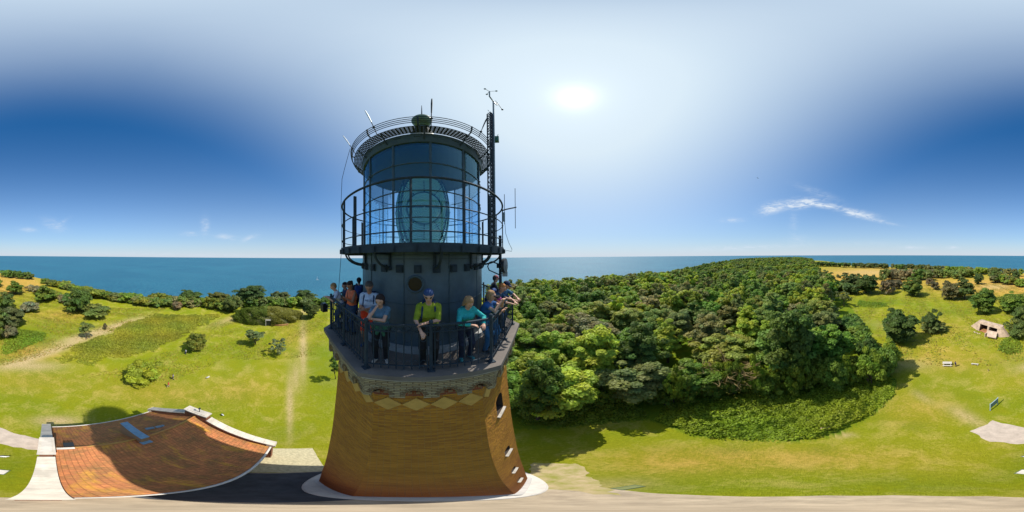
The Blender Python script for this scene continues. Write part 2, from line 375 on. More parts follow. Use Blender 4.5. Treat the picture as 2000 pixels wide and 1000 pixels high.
    c = mix(M('MULTIPLY', sp.outputs[1], ramp(mid, .25, .6), True), c, (.10, .17, .012))
    c = mix(M('MULTIPLY', sp.outputs[0], ramp(M('ADD', M('MULTIPLY', mid, .5), M('MULTIPLY', fine, .5)), .33, .55), True), c, (.52, .30, .075))
    c = mix(M('MULTIPLY', sp.outputs[2], ramp(fine, .2, .55), True), c, (.50, .37, .19))
    hs = N.new('ShaderNodeHueSaturation'); L.new(c, hs.inputs['Color'])
    L.new(M('ADD', M('MULTIPLY', fine, .95), M('ADD', M('MULTIPLY', vf, .6), M('ADD', M('MULTIPLY', mid, .5), -.03))), hs.inputs['Value']); hs.inputs['Saturation'].default_value = 1.02
    L.new(hs.outputs[0], b.inputs['Base Color'])
    bp = N.new('ShaderNodeBump'); bp.inputs['Strength'].default_value = .8; bp.inputs['Distance'].default_value = .12; L.new(M('ADD', fine, vf), bp.inputs['Height']); L.new(bp.outputs[0], b.inputs['Normal'])
    o = mesh_obj('ground', V, F, m, smooth=True, tint=C)
    # centre fan
    o['kind'] = 'structure'
    return o
ground_mesh()

def sea_mesh():
    NA = 360; rad = [60, 90, 140, 220, 400, 800, 2000, 5000, 10000, 16500]
    a = np.radians(np.arange(NA)); V = np.concatenate([np.stack([r*np.sin(a), r*np.cos(a), np.full(NA, -45.0)], -1) for r in rad])
    F = []
    for j in range(len(rad)-1):
        k = np.arange(NA); F.append(np.stack([j*NA+k, (j+1)*NA+k, (j+1)*NA+(k+1) % NA, j*NA+(k+1) % NA], -1))
    F = np.concatenate(F)[:, ::-1]
    m = bpy.data.materials.new('sea'); m.use_nodes = True; nt = m.node_tree; N = nt.nodes; L = nt.links
    b = N['Principled BSDF']; b.inputs['Roughness'].default_value = .5; b.inputs['IOR'].default_value = 1.33; b.inputs['Specular IOR Level'].default_value = .55
    tc = N.new('ShaderNodeTexCoord')
    def nz(sc, det, dist=0, st=(1, 1, 1)):
        mp = N.new('ShaderNodeMapping'); mp.inputs['Scale'].default_value = st; mp.inputs['Rotation'].default_value = (0, 0, .5); L.new(tc.outputs['Object'], mp.inputs[0])
        n = N.new('ShaderNodeTexNoise'); n.inputs['Scale'].default_value = sc; n.inputs['Detail'].default_value = det; n.inputs['Roughness'].default_value = .65; n.inputs['Distortion'].default_value = dist; L.new(mp.outputs[0], n.inputs[0]); return n.outputs[0]
    w = nz(.09, 9, .3, (1, 2.2, 1)); bgn = nz(.0035, 4, .5)
    r = N.new('ShaderNodeValToRGB'); r.color_ramp.elements[0].position = .38; r.color_ramp.elements[1].position = .66
    r.color_ramp.elements[0].color = (.012, .085, .15, 1); r.color_ramp.elements[1].color = (.03, .155, .22, 1)
    ad = N.new('ShaderNodeMath'); ad.operation = 'MULTIPLY_ADD'; L.new(w, ad.inputs[0]); ad.inputs[1].default_value = .7
    s2 = N.new('ShaderNodeMath'); s2.operation = 'MULTIPLY'; L.new(bgn, s2.inputs[0]); s2.inputs[1].default_value = .35; L.new(s2.outputs[0], ad.inputs[2]); L.new(ad.outputs[0], r.inputs[0])
    caps = N.new('ShaderNodeMapRange'); caps.inputs['From Min'].default_value = .735; caps.inputs['From Max'].default_value = .78; L.new(nz(.16, 7, .8, (1, 2.5, 1)), caps.inputs['Value'])
    mx = N.new('ShaderNodeMixRGB'); mx.inputs[2].default_value = (.6, .7, .75, 1); L.new(caps.outputs[0], mx.inputs[0]); L.new(r.outputs[0], mx.inputs[1])
    L.new(mx.outputs[0], b.inputs['Base Color'])
    bp = N.new('ShaderNodeBump'); bp.inputs['Strength'].default_value = .9; bp.inputs['Distance'].default_value = 2.2; L.new(w, bp.inputs['Height']); L.new(bp.outputs[0], b.inputs['Normal'])
    tag(mesh_obj('sea', V, F, m), kind='structure')
sea_mesh()

def sheet(name, pts, m, z=.006, jag=.12, label=None, kind='structure', thick=0.0, sub=.5):
    """a ground patch with an irregular edge"""
    out = []
    n = len(pts)
    for i in range(n):
        a = Vector(pts[i][:2]); b = Vector(pts[(i+1) % n][:2]); k = max(1, int((b-a).length/sub))
        for j in range(k):
            p = a.lerp(b, j/k); nrm = Vector((b.y-a.y, a.x-b.x)).normalized(); out.append(p+nrm*rnd.uniform(-jag, jag))
    mb = MB(); mb.prism([(p.x, p.y) for p in out], z-.12, z)
    o = mb.build(name, m); return tag(o, kind=kind)
GRAVEL = mat('gravel', (.46, .37, .27), .95, noise=.35, nscale=2.5, bump=.5, bscale=30)
PAVE = mat('paving', (.42, .34, .24), .9, noise=.3, nscale=1.5, bump=.3, bscale=20)
SAND = mat('worn_sand', (.48, .36, .22), .95, noise=.4, nscale=1.3, col2=(.24, .24, .045))
# paving under the camera, the shadow sheet on it, slab path, the gravel patch and the path across the lawn
sheet('pavement', [(-6.9, -1.3), (-6.5, 3.2), (-4.5, 6.5), (-1, 8), (1.6, 5.2), (2.3, 1.5), (2.35, -.8), (1.8, -1.8), (.4, -2.4), (-5, -1.4)], PAVE, .006, .06)
sheet('yard_shadow', [(-6.75, -.95), (-6.45, 3.15), (-4.6, 6.2), (-2.6, 3.2), (-1.9, 1.4), (-1.7, .2), (-2.0, -1.75)], mat('painted_shadow', (.07, .075, .085), .85, noise=.35, nscale=1.2), .010, .05)  # tower's shadow on the paving, deepened by a dark-coloured sheet
sheet('slab_path', [(-11.3, .55), (-10.6, 3.9), (-6.5, 3.15), (-6.9, -.2)], mat('slabs', (.50, .44, .27), .9, noise=.3, nscale=5), .011, .03)
sheet('gravel_patch', [(.9, 8.3), (3.1, 7.5), (2.5, 5.2), (1.9, 3.4), (1.6, 2.3), (0, 5)], SAND, .016, .16, sub=.25)
P1 = [G(1896, 843), G(1940, 820), G(1999.9, 836), G(85, 858), G(85, 880), G(1, 868), G(1935, 862)]
sheet('path', P1, mat('path_grit', (.50, .41, .33), .95, noise=.2, nscale=1.2, bump=.4, bscale=15), .008, .15)

# ================================================================== FOLIAGE
def leaves(centers, normals, size, tint, rs, aspect=1.5):
    """one folded card per leaf cluster -> verts, faces, tint"""
    n = len(centers)
    nr = normals+rs.normal(0, .5, (n, 3)); nr /= np.linalg.norm(nr, axis=1)[:, None]+1e-9
    t = rs.normal(0, 1, (n, 3)); u = np.cross(nr, t); u /= np.linalg.norm(u, axis=1)[:, None]+1e-9; v = np.cross(nr, u)
    s = (size*rs.uniform(.6, 1.35, n))[:, None]
    V = np.stack([centers-u*s*aspect*.5, centers-v*s*.45-nr*s*.08, centers+u*s*aspect*.5, centers+v*s*.45-nr*s*.08], 1).reshape(-1, 3)
    F = np.arange(4*n).reshape(n, 4)
    return V, F, np.repeat(tint, 4, axis=0)
def sph(n, rs):
    p = rs.normal(0, 1, (n, 3)); return p/np.linalg.norm(p, axis=1)[:, None]
def crown(seed, rx, rz, zc, clumps, per, leaf, clump_r=.34, low=-.5, gap=.15, core=True):
    rs = np.random.default_rng(seed)
    d = sph(clumps*3, rs); d = d[d[:, 2] > low][:clumps]; k = len(d)
    rad = rs.uniform(.55, .95, k)*(1+gap*np.sin(d[:, 0]*3+seed)*np.cos(d[:, 1]*4+seed*2))
    if core: rad[:k//5] *= .45
    lop = np.array([1+.22*math.sin(seed*1.7), 1+.22*math.cos(seed*2.3), 1]); lob = sph(5, rs)*.9; lob[:, 2] = np.abs(lob[:, 2]); rad = rad*(.82+.3*np.exp(-((d[:, None, :]-lob[None])**2).sum(-1)/.35).max(1))
    C = d*rad[:, None]*np.array([rx, rx, rz])*lop+np.array([0, 0, zc])
    Vs, Fs, Ts = [], [], []; off = 0
    for i in range(k):
        cr = rx*clump_r*rs.uniform(.6, 1.25); nn = int(per*rs.uniform(.7, 1.2))
        q = sph(nn, rs); q[:, 2] = np.abs(q[:, 2])*.9-.25*rs.random(nn)
        rr = cr*rs.uniform(.55, 1.05, nn)**.7
        # spiky fringe
        P = C[i]+q*rr[:, None]*np.array([1, 1, .75])
        hue = rs.uniform(-.16, .16); br = rs.uniform(.78, 1.22)
        t = np.clip(np.array([1+hue, 1, 1-hue*.5])*br*rs.uniform(.75, 1.25, (nn, 1)), 0, 2)
        V, F, T = leaves(P, q+np.array([0, 0, .75]), leaf, t, rs)
        Vs.append(V); Fs.append(F+off); Ts.append(T); off += len(V)
    return np.concatenate(Vs), np.concatenate(Fs), np.concatenate(Ts), C
def trunk_mb(h, r, C, rs, multi=1):
    mb = MB()
    for q in range(multi):
        ox, oy = (0, 0) if multi == 1 else (rs.uniform(-.5, .5), rs.uniform(-.5, .5))
        pts = [Vector((ox*t+.12*math.sin(t*4+q), oy*t+.1*math.cos(t*5), h*.62*t-.15)) for t in (0, .25, .5, .75, 1)]
        mb.tube(pts, [r*(1.25-.75*t) for t in (0, .25, .5, .75, 1)], 7)
        idx = rs.permutation(len(C))[:9]
        for i in idx:
            a = pts[2].lerp(pts[4], rs.random()); b = Vector(C[i])*.92; m_ = a.lerp(b, .5)+Vector((0, 0, -.06*h*rs.random()))
            mb.tube([a, m_, b], [r*.42, r*.27, r*.1], 5)
    return mb
PROTO = {}
def make_proto(key, name, seed, rx, rz, zc, h, clumps, per, leaf, tr, multi=1, **kw):
    rs = np.random.default_rng(seed+500)
    root = empty(name)
    V, F, T, C = crown(seed, rx, rz, zc, clumps, per, leaf, **kw)
    cr = mesh_obj('crown', V, F, LEAF, root, tint=T)
    tk = trunk_mb(zc+rz*.4, tr, C, rs, multi).build('trunk' if name.endswith('tree') else 'stems', BARK, root)
    PROTO[key] = dict(root=root, crown=cr, trunk=tk, used=False, h=zc+rz, w=rx*2)
    return root
def place_tree(key, loc, h, w, color, label, cat, group=None, rz=None, name=None):
    p = PROTO[key]
    if not p['used']:
        root, cr, tk = p['root'], p['crown'], p['trunk']; p['used'] = True
    else:
        root = p['root'].copy(); COL.objects.link(root)
        cr = p['crown'].copy(); tk = p['trunk'].copy(); cr.parent = root; tk.parent = root; COL.objects.link(cr); COL.objects.link(tk)
        for k in ('label', 'category', 'group'):
            if k in root: del root[k]
    if name: root.name = name
    root.location = loc; root.rotation_euler = (0, 0, rnd.uniform(0, 6.28) if rz is None else rz)
    root.rotation_euler = (rnd.uniform(-.07, .07), rnd.uniform(-.07, .07), root.rotation_euler[2])
    root.scale = (w/p['w']*rnd.uniform(.88, 1.12), w/p['w']*rnd.uniform(.88, 1.12), h/p['h'])
    cr.color = (*[min(.55, c*(1.55 if name is None or group else 1.4)) for c in color], 1)
    tag(root, label, cat, group)
    return root
for i in range(8):      # tall near broadleaf trees
    make_proto(f'near{i}', 'broadleaf_tree', 10+i, 4.0, 4.9, 6.4, 11.3, 135, 150, .30, .26, low=-.95, clump_r=.235, gap=.3)
for i in range(6):      # further forest trees
    make_proto(f'far{i}', 'broadleaf_tree', 30+i, 4.0, 4.6, 6.2, 10.8, 90, 80, .46, .26, low=-.9, clump_r=.25, gap=.3)
for i in range(4):      # bushes
    make_proto(f'bush{i}', 'bush', 50+i, 2.0, 1.7, 1.45, 3.2, 64, 110, .20, .07, 3, low=-.85, clump_r=.28, gap=.25)
for i in range(4):      # dense low-crowned trees of the open ground
    make_proto(f'dense{i}', 'broadleaf_tree', 90+i, 3.2, 3.0, 2.75, 5.6, 120, 150, .27, .2, low=-1, clump_r=.25, gap=.2)
for i in range(2):      # loose, see-through small trees
    make_proto(f'loose{i}', 'small_tree', 70+i, 1.9, 1.5, 2.3, 3.9, 26, 110, .17, .09, low=-.7, clump_r=.27, gap=.3)
for i in range(3):      # far shrubs
    make_proto(f'shrub{i}', 'shrub', 80+i, 2.4, 1.7, 1.4, 3.1, 40, 50, .38, .07, 2, low=-.8, clump_r=.32)

GREENS = [(.15, .215, .028), (.18, .25, .025), (.115, .18, .03), (.22, .26, .025), (.14, .19, .04), (.19, .21, .035), (.12, .21, .025), (.24, .29, .025)]
DULL = [(.16, .18, .05), (.19, .19, .055), (.14, .165, .045), (.20, .185, .07)]
def forest():
    pts = []
    def ok(p, rad):
        for q, r2 in pts:
            if (q-p).length < (rad+r2)*.5: return False
        return True
    fp = FOREST
    cand = []
    rr = random.Random(3)
    for _ in range(26000):
        az = rr.uniform(-8, 112); r = 13+(rr.random()**.6)*110
        cand.append((r, az))
    cand.sort()
    rr.shuffle(cand)
    n = 0
    for r, az in cand:
        x, y = r*math.sin(R_(az)), r*math.cos(R_(az))
        z = float(zg(x, y)); pxx, pyy = to_px(np.array([[x, y, z]])); pxx = pxx[0]; pyy = pyy[0]
        if r > coast(az)-3: continue
        if not inpoly([pxx], [pyy], fp)[0]: continue
        # the low bramble bank fronts the wood between these bearings
        if 1270 < pxx < 1760:
            edge = np.interp(pxx, [1270, 1300, 1400, 1560, 1650, 1700, 1752], [812, 796, 765, 750, 745, 745, 728]); 
            if pyy > edge: continue
        if 1105 < pxx < 1240 and pyy > 772: continue
        if 1235 <= pxx <= 1275 and pyy > 800: continue
        w = rr.uniform(6.8, 11.6) if r < 60 else rr.uniform(7.0, 10.2)
        if not ok(Vector((x, y)), w*.72): continue
        pts.append((Vector((x, y)), w*.72))
        front = r < 24
        h = rr.uniform(9.5, 13.2)*(.75+.03*w)+min(2.5, max(0, (r-45)*.03))
        if front: h = rr.uniform(8.5, 11)
        if 1355 < pxx < 1500 and 728 < pyy < 800: continue
        # keep the skyline of the wood at the height the photograph shows
        cap = np.interp(pxx, [960, 1050, 1150, 1220, 1300, 1400, 1500, 1600, 1680, 1750], [549, 545, 540, 536, 524, 512, 503, 515, 570, 610])
        e = (500-cap)*.18
        h = min(h, HC+r*math.tan(R_(e))-z+rr.uniform(-.6, .3)) if r > 45 else h
        if pxx > 1640: h = min(h, rr.uniform(6, 9))
        col = rr.choice(GREENS if rr.random() < .8 else DULL); k = rr.uniform(.85, 1.25); col = tuple(c*k for c in col)
        near = r < 52
        if near: lab = 'tall broadleaf tree in the near part of the wood beside the lighthouse'; grp = 'trees in the near part of the wood'
        else: lab = 'rounded broadleaf tree in the far part of the wood towards the sea'; grp = 'trees in the far part of the wood'
        key = f'near{rr.randrange(8)}' if near else f'far{rr.randrange(6)}'
        if r < 60 or n < 400:
            place_tree(key, (x, y, z), h, w, col, lab, 'tree', grp, rz=rr.uniform(0, 6.28)); n += 1
    return pts
FPTS = forest()
print('forest trees', len(FPTS))

def merged_wood():
    """the far-off wood on the hill, one mass"""
    rr = random.Random(5); Vs, Fs, Ts = [], [], []; off = 0; n = 0
    vs = [crown(200+i, 4.2, 3.6, 5.2, 18, 42, 1.15, low=-.3, clump_r=.42)[:3] for i in range(5)]
    pts = []
    grid = {}
    for _ in range(60000):
        az = rr.uniform(28, 112); c = float(coast(az)); r = math.sqrt(rr.uniform(112**2, max(113, c-3)**2)) if c > 116 else None
        if r is None: continue
        x, y = r*math.sin(R_(az)), r*math.cos(R_(az)); z = float(zg(x, y)); a, b = to_px(np.array([[x, y, z]])); a = a[0]; b = b[0]
        lim = np.interp(b, [500, 512, 532, 556, 575, 600], [1578, 1585, 1594, 1606, 1640, 1662])
        if a > lim or r > c-4: continue
        sp = 5.6+r*.006; gk = (int(x/8), int(y/8)); bad = False
        for i in (-1, 0, 1):
            for j in (-1, 0, 1):
                for q in grid.get((gk[0]+i, gk[1]+j), ()):
                    if (q[0]-x)**2+(q[1]-y)**2 < sp*sp: bad = True
        if bad: continue
        grid.setdefault(gk, []).append((x, y)); n += 1
        V, F, T = vs[rr.randrange(5)]
        t = rr.uniform(0, 6.28); M = np.array([[math.cos(t), -math.sin(t), 0], [math.sin(t), math.cos(t), 0], [0, 0, 1]]); s = rr.uniform(.85, 1.2)
        cap = np.interp(a, [1100, 1150, 1220, 1300, 1400, 1440, 1480, 1520, 1560, 1590, 1620], [545, 540, 536, 524, 511, 507, 505.5, 504.5, 504.5, 508, 520]); e = (500-cap)*.18
        h = min(rr.uniform(8, 11), HC+r*math.tan(R_(e))-z+rr.uniform(-.5, .8)); h = max(h, 4)
        P = (V@M.T)*np.array([s, s, h/8.8])+np.array([x, y, z])
        col = np.array(rr.choice(GREENS))*rr.uniform(.95, 1.3)/np.array([.1, .15, .02])
        Vs.append(P); Fs.append(F+off); Ts.append(T*col); off += len(P)
    o = mesh_obj('distant_wood', np.concatenate(Vs), np.concatenate(Fs), LEAF, tint=np.concatenate(Ts)); o.color = (.1, .15, .02, 1)
    tag(o, 'dense green wood covering the rising hill towards the sea', 'wood', kind='stuff'); print('wood', n, off)
merged_wood()

def ground_cover(name, poly, hmax, density, leaf, color, label, seed, fade=3.0, base=None, world=False):
    """leafy carpet: bumpy mound plus leaf cards, outlined by a polygon given in bearings"""
    rs = np.random.default_rng(seed)
    W2 = [(p[0], p[1]) if world else tuple(G(*p))[:2] for p in poly]
    xs = [p[0] for p in W2]; ys = [p[1] for p in W2]
    A = (max(xs)-min(xs))*(max(ys)-min(ys)); n = int(A*density)
    X = rs.uniform(min(xs), max(xs), n); Y = rs.uniform(min(ys), max(ys), n)
    k = inpoly(X, Y, W2); X = X[k]; Y = Y[k]
    # distance to outline
    D = np.full(len(X), 1e9)
    for i in range(len(W2)):
        a = np.array(W2[i]); b = np.array(W2[(i+1) % len(W2)]); ab = b-a
        t = np.clip(((X-a[0])*ab[0]+(Y-a[1])*ab[1])/(ab@ab+1e-9), 0, 1); D = np.minimum(D, np.hypot(X-a[0]-t*ab[0], Y-a[1]-t*ab[1]))
    def nz(x, y): return (np.sin(x*.9+seed)*np.cos(y*.8)+np.sin(x*.37+y*.51+seed)+.7*np.sin(x*1.9-y*1.3)*np.cos(y*2.1+x*.6)+.5*np.sin(x*3.3+1)*np.sin(y*3.7))/3.2
    keep = (rs.random(len(X)) < np.clip(D/1.0+.1, 0, 1)) & (D > fade*.55*np.clip(.3+nz(X*.7+3, Y*.7), 0, 1.2)); X = X[keep]; Y = Y[keep]; D = D[keep]
    nn = nz(X, Y)
    h = hmax*(.5+.62*nn)*np.clip(D/fade, .12, 1)**.6
    Z = zg(X, Y)+h*rs.uniform(.5, 1.0, len(X))**.5
    e = .25; gx = (nz(X+e, Y)-nz(X-e, Y))/(2*e)*hmax*.45; gy = (nz(X, Y+e)-nz(X, Y-e))/(2*e)*hmax*.45
    nr = np.stack([-gx, -gy, np.ones(len(X))], -1)
    patch = .5+.5*np.sin(X*.35+seed)*np.cos(Y*.3+seed*2)
    mot = 1.0+.3*nz(X*.55+9, Y*.55)
    t = np.stack([.85+.35*patch, .95+.1*patch, .8+0*patch], -1)*mot[:, None]*rs.uniform(.6, 1.3, (len(X), 1))
    V, F, T = leaves(np.stack([X, Y, Z], -1), nr, leaf, t, rs, 1.3)
    o = mesh_obj(name, V, F, LEAF, tint=T); o.color = (*[c*1.55 for c in color], 1)
    return tag(o, label, 'ground cover', kind='stuff')
ground_cover('brambles', [(100, 700), (112, 690), (165, 662), (250, 628), (300, 610), (440, 612), (425, 630), (395, 640), (340, 668), (300, 690), (245, 708), (180, 716), (120, 712)], 1.0, 46, .26, (.22, .23, .028),
             'broad low field of bright green brambles between the lawn and the sea', 4, fade=7)
ground_cover('brambles', [(0, 695), (0, 640), (30, 640), (70, 645), (95, 650), (85, 668), (40, 688)], 1.0, 30, .3, (.14, .21, .02), 'bright green weeds in the far left hollow below the bushes', 5)
ground_cover('brambles', [(1268, 822), (1290, 832), (1350, 855), (1450, 861), (1560, 864), (1640, 852), (1700, 818), (1748, 776), (1752, 742), (1722, 712), (1690, 705), (1640, 720), (1600, 740), (1450, 760), (1300, 780)], 2.4, 75, .21, (.17, .225, .018),
             'thick green bramble bank along the curved front edge of the wood', 6, fade=2.2)
ground_cover('brambles', [(985, 840), (1060, 841), (1130, 835), (1220, 825), (1268, 821), (1262, 800), (1220, 760), (1120, 735), (1090, 770), (1000, 790)], 2.1, 75, .2, (.18, .23, .022), 'pale green brambles at the edge of the wood nearest the tower', 8, fade=3.5)
ground_cover('brambles', [(1700, 690), (1770, 700), (1778, 705), (1730, 715), (1700, 712)], 1.2, 25, .3, (.15, .22, .02), 'small bright bramble patch between the round tree and the wood', 9)
ground_cover('brambles', [(1675, 585), (1735, 592), (1740, 600), (1700, 602), (1668, 598)], .8, 12, .4, (.13, .2, .02), 'low green weeds in front of the far thorn bushes', 10)
ground_cover('brambles', [(1940, 688), (1960, 660), (1999, 655), (1999, 690), (1970, 695)], 1.8, 30, .3, (.13, .19, .02), 'green brambles on the slope right of the concrete bunker', 11)
ground_cover('brambles', [(440, 612), (500, 590), (560, 585), (600, 598), (530, 605)], 1.0, 12, .4, (.13, .17, .025), 'rough green growth behind the overgrown shelter mound', 12)
ground_cover('brambles', [(590, 607), (640, 600), (640, 584), (600, 582)], 1.0, 12, .4, (.14, .18, .025), 'rough growth beside the cliff path left of the tower', 13)
def tufts(name, poly, n, size, color, label, seed):
    rs = np.random.default_rng(seed); W2 = [tuple(G(*p))[:2] for p in poly]; xs = [p[0] for p in W2]; ys = [p[1] for p in W2]
    X = rs.uniform(min(xs), max(xs), n); Y = rs.uniform(min(ys), max(ys), n); k = inpoly(X, Y, W2); X = X[k]; Y = Y[k]
    dens = .5+.5*np.sin(X*.21+seed)*np.cos(Y*.17)+.35*np.sin(X*.6+Y*.5); k = rs.random(len(X)) < dens; X = X[k]; Y = Y[k]
    Z = zg(X, Y)+size*.25*rs.random(len(X)); t = np.stack([rs.uniform(.7, 1.6, len(X)), rs.uniform(.8, 1.2, len(X)), rs.uniform(.7, 1.5, len(X))], -1)*rs.uniform(.7, 1.2, (len(X), 1))
    V, F, T = leaves(np.stack([X, Y, Z], -1), np.tile([0, 0, 1.2], (len(X), 1)), size, t, rs, 1.4)
    o = mesh_obj(name, V, F, LEAF, tint=T); o.color = (*color, 1); return tag(o, label, 'grass', kind='stuff')
tufts('meadow_grass', [(1600, 540), (1999, 548), (1999, 705), (1760, 705), (1700, 640), (1650, 585)], 150000, .34, (.24, .25, .03), 'rough uneven meadow grass right of the wood', 21)
tufts('meadow_grass', [(0, 560), (90, 560), (200, 600), (330, 600), (240, 640), (100, 690), (0, 715)], 90000, .30, (.25, .25, .03), 'rough tussocky grass on the far left slope', 22)
tufts('meadow_grass', [(430, 620), (640, 610), (640, 690), (440, 700), (330, 745), (90, 735), (250, 715)], 60000, .22, (.24, .26, .025), 'uneven grass round the lone trees on the left lawn', 23)

def bush_at(x, yb, yt, hw, key, color, label, cat='bush', name=None, group=None, trim=1.0):
    p = G(x, yb); r = math.hypot(p.x, p.y)
    w = 2*r*math.tan(R_(hw*.18))*trim
    p2 = p*(1+.30*w/r)                 # centre lies behind the visible foot
    p2.z = float(zg(p2.x, p2.y)); r2 = math.hypot(p2.x, p2.y)
    top = HC+r2*math.tan(R_((500-yt)*.18)) ; h = max(top-p2.z, .4*w)
    return place_tree(key, p2, h, w*1.0, color, label, cat, group, name=name)
YG = (.23, .265, .02); OL = (.15, .16, .022); DG = (.075, .125, .022); MG = (.12, .17, .022); BR = (.17, .13, .065); GY = (.17, .18, .10)
singles = [
 (278, 756, 708, 40, 'bush0', YG, 'large round yellow-green bush alone on the lawn behind the house', 'bush'),
 (386, 690, 650, 25, 'dense1', OL, 'olive tree with a dark side standing alone on the lawn by the brambles', 'tree', 'tree'),
 (498, 680, 645, 26, 'loose0', (.12, .15, .05), 'small spreading tree in front of the overgrown shelter mound', 'tree'),
 (542, 696, 662, 17, 'loose1', (.12, .145, .06), 'smaller pale tree right of the shelter doorway', 'tree'),
 (608, 624, 584, 19, 'dense2', (.09, .12, .025), 'dark round tree close to the left side of the tower gallery', 'tree', 'tree'),
 (86, 592, 560, 24, 'bush1', MG, 'round green bush standing alone on the far grass at left', 'bush'),
 (150, 614, 563, 25, 'bush2', DG, 'tall dark rounded bush beside the low white-topped one', 'bush'),
 (186, 625, 598, 35, 'bush3', (.15, .18, .04), 'low spreading bush with pale tops at the end of the path', 'bush'),
 (168, 668, 632, 18, 'loose0', (.13, .15, .04), 'sparse upright shrub growing out of the bramble field', 'shrub'),
 (205, 645, 631, 5, 'shrub0', (.12, .10, .05), 'tiny dark shrub on the far edge of the bramble field', 'shrub'),
 (24, 642, 598, 30, 'bush0', (.10, .12, .04), 'dusty green bush at the left edge above the weeds', 'bush'),
 (55, 612, 590, 22, 'shrub1', GY, 'grey twiggy thicket beside the dusty green bush', 'bush'),
 (15, 662, 640, 16, 'shrub2', (.17, .15, .07), 'brownish low thicket under the dusty green bush', 'bush'),
 (12, 606, 570, 24, 'bush3', (.10, .14, .03), 'dark green bush at the far left behind the grey thicket', 'bush'),
 (30, 578, 552, 22, 'bush1', MG, 'green bush with a brownish side before the far left scrub', 'bush'),
 (450, 612, 578, 20, 'dense3', (.10, .13, .03), 'leafy tree at the corner of the bramble field by the cliff', 'tree', 'tree'),
 (345, 607, 588, 12, 'shrub0', (.19, .14, .07), 'pale brown round bush on the cliff side of the brambles', 'bush'),
 (488, 598, 556, 29, 'dense0', (.07, .11, .03), 'tallest dark tree on the cliff edge behind the shelter mound', 'tree', 'tree'),
 (370, 596, 567, 26, 'dense1', (.075, .115, .025), 'broad dark tree on the cliff edge above the brown bush', 'tree', 'tree'),
 (596, 598, 561, 24, 'dense2', (.075, .115, .03), 'dark tree on the cliff edge nearest the tower gallery', 'tree', 'tree'),
 (549, 596, 566, 20, 'dense3', (.10, .12, .04), 'greyish tree between the two dark cliff edge trees', 'tree', 'tree'),
 (430, 602, 569, 24, 'dense0', (.12, .13, .03), 'olive crowned tree left of the tallest cliff edge tree', 'tree', 'tree'),
 (1753, 676, 612, 42, 'dense1', (.062, .10, .018), 'large round dark tree standing alone on the meadow', 'tree', 'tree'),
 (1822, 652, 608, 16, 'bush2', (.085, .12, .03), 'upright bush with a low skirt right of the large dark tree', 'bush'),
 (1826, 654, 630, 28, 'shrub1', (.11, .13, .035), 'low spreading scrub at the foot of the upright bush', 'shrub'),
 (1692, 576, 536, 26, 'dense2', (.065, .105, .02), 'darkest thorn tree in the far group before the dry field', 'tree', 'tree'),
 (1662, 566, 537, 18, 'dense3', (.085, .115, .03), 'smaller tree left of the darkest thorn tree', 'tree', 'tree'),
 (1782, 580, 545, 21, 'dense0', (.11, .155, .025), 'fresh green rounded tree in the middle of the meadow', 'tree', 'tree'),
 (1735, 576, 550, 15, 'shrub2', BR, 'brown leafless looking thorn bush right of the darkest tree', 'bush'),
 (1752, 566, 548, 12, 'shrub0', (.15, .125, .06), 'smaller brown thorn bush beside the fresh green tree', 'bush'),
 (1814, 558, 545, 9, 'shrub1', BR, 'tiny brown bush right of the fresh green tree', 'bush'),
 (1826, 566, 552, 10, 'shrub2', (.14, .12, .06), 'round brown bush at the lower edge of the dry strip', 'bush'),
 (1858, 588, 550, 28, 'bush0', (.13, .12, .045), 'brownish half of the wide thicket on the dry field', 'bush'),
 (1885, 588, 546, 24, 'bush1', (.095, .125, .03), 'green half of the wide thicket on the dry field', 'bush'),
 (1924, 618, 566, 28, 'dense1', (.10, .155, .022), 'bright green tree directly behind the concrete bunker', 'tree', 'tree'),
 (1978, 612, 570, 32, 'dense2', (.12, .175, .022), 'leafy green tree at the right edge above the bunker slope', 'tree', 'tree'),
 (1988, 668, 622, 24, 'bush3', (.11, .14, .03), 'olive bush covering the bank right of the bunker', 'bush'),
 (1998, 640, 600, 22, 'bush2', (.10, .14, .03), 'bush on the bank farthest right of the bunker', 'bush'),
 (1943, 554, 530, 16, 'bush1', (.10, .14, .03), 'flat-topped green bush far behind the bunker tree', 'bush'),
 (1910, 556, 536, 10, 'dense3', (.07, .11, .03), 'narrow dark tree at the end of the wide thicket', 'tree', 'tree'),
 (1985, 551, 528, 9, 'bush0', (.08, .12, .03), 'small dark bush near the right end of the dry field', 'bush'),
 (1648, 600, 570, 14, 'loose1', (.14, .16, .05), 'pale thin tree on the meadow edge of the wood', 'tree'),
 (1670, 738, 703, 24, 'bush1', (.26, .25, .015), 'bright yellow-green bush at the corner of the wood', 'bush'),
 (1690, 704, 664, 19, 'dense0', (.07, .12, .025), 'dark rounded tree between the yellow bush and the meadow', 'tree', 'tree'),
 (1700, 735, 700, 22, 'bush3', (.08, .13, .025), 'dark bush right of the yellow-green one', 'bush'),
 (655, 745, 700, 17, 'loose0', (.08, .13, .02), 'low leafy tree at the left foot of the gallery corner', 'tree'),
 (1050, 835, 695, 56, 'near0', (.085, .14, .02), 'big fresh green tree nearest the right side of the tower', 'tree', 'tree'),
 (1350, 790, 712, 58, 'near3', (.12, .19, .02), 'bright green tree at the front of the wood', 'tree', 'tree'),
 (1250, 760, 640, 60, 'near1', (.09, .14, .025), 'tall grey-green tree standing before the middle of the wood', 'tree', 'tree'),
 (1560, 760, 590, 60, 'near4', (.095, .145, .022), 'large domed tree at the right front of the wood', 'tree', 'tree'),
]
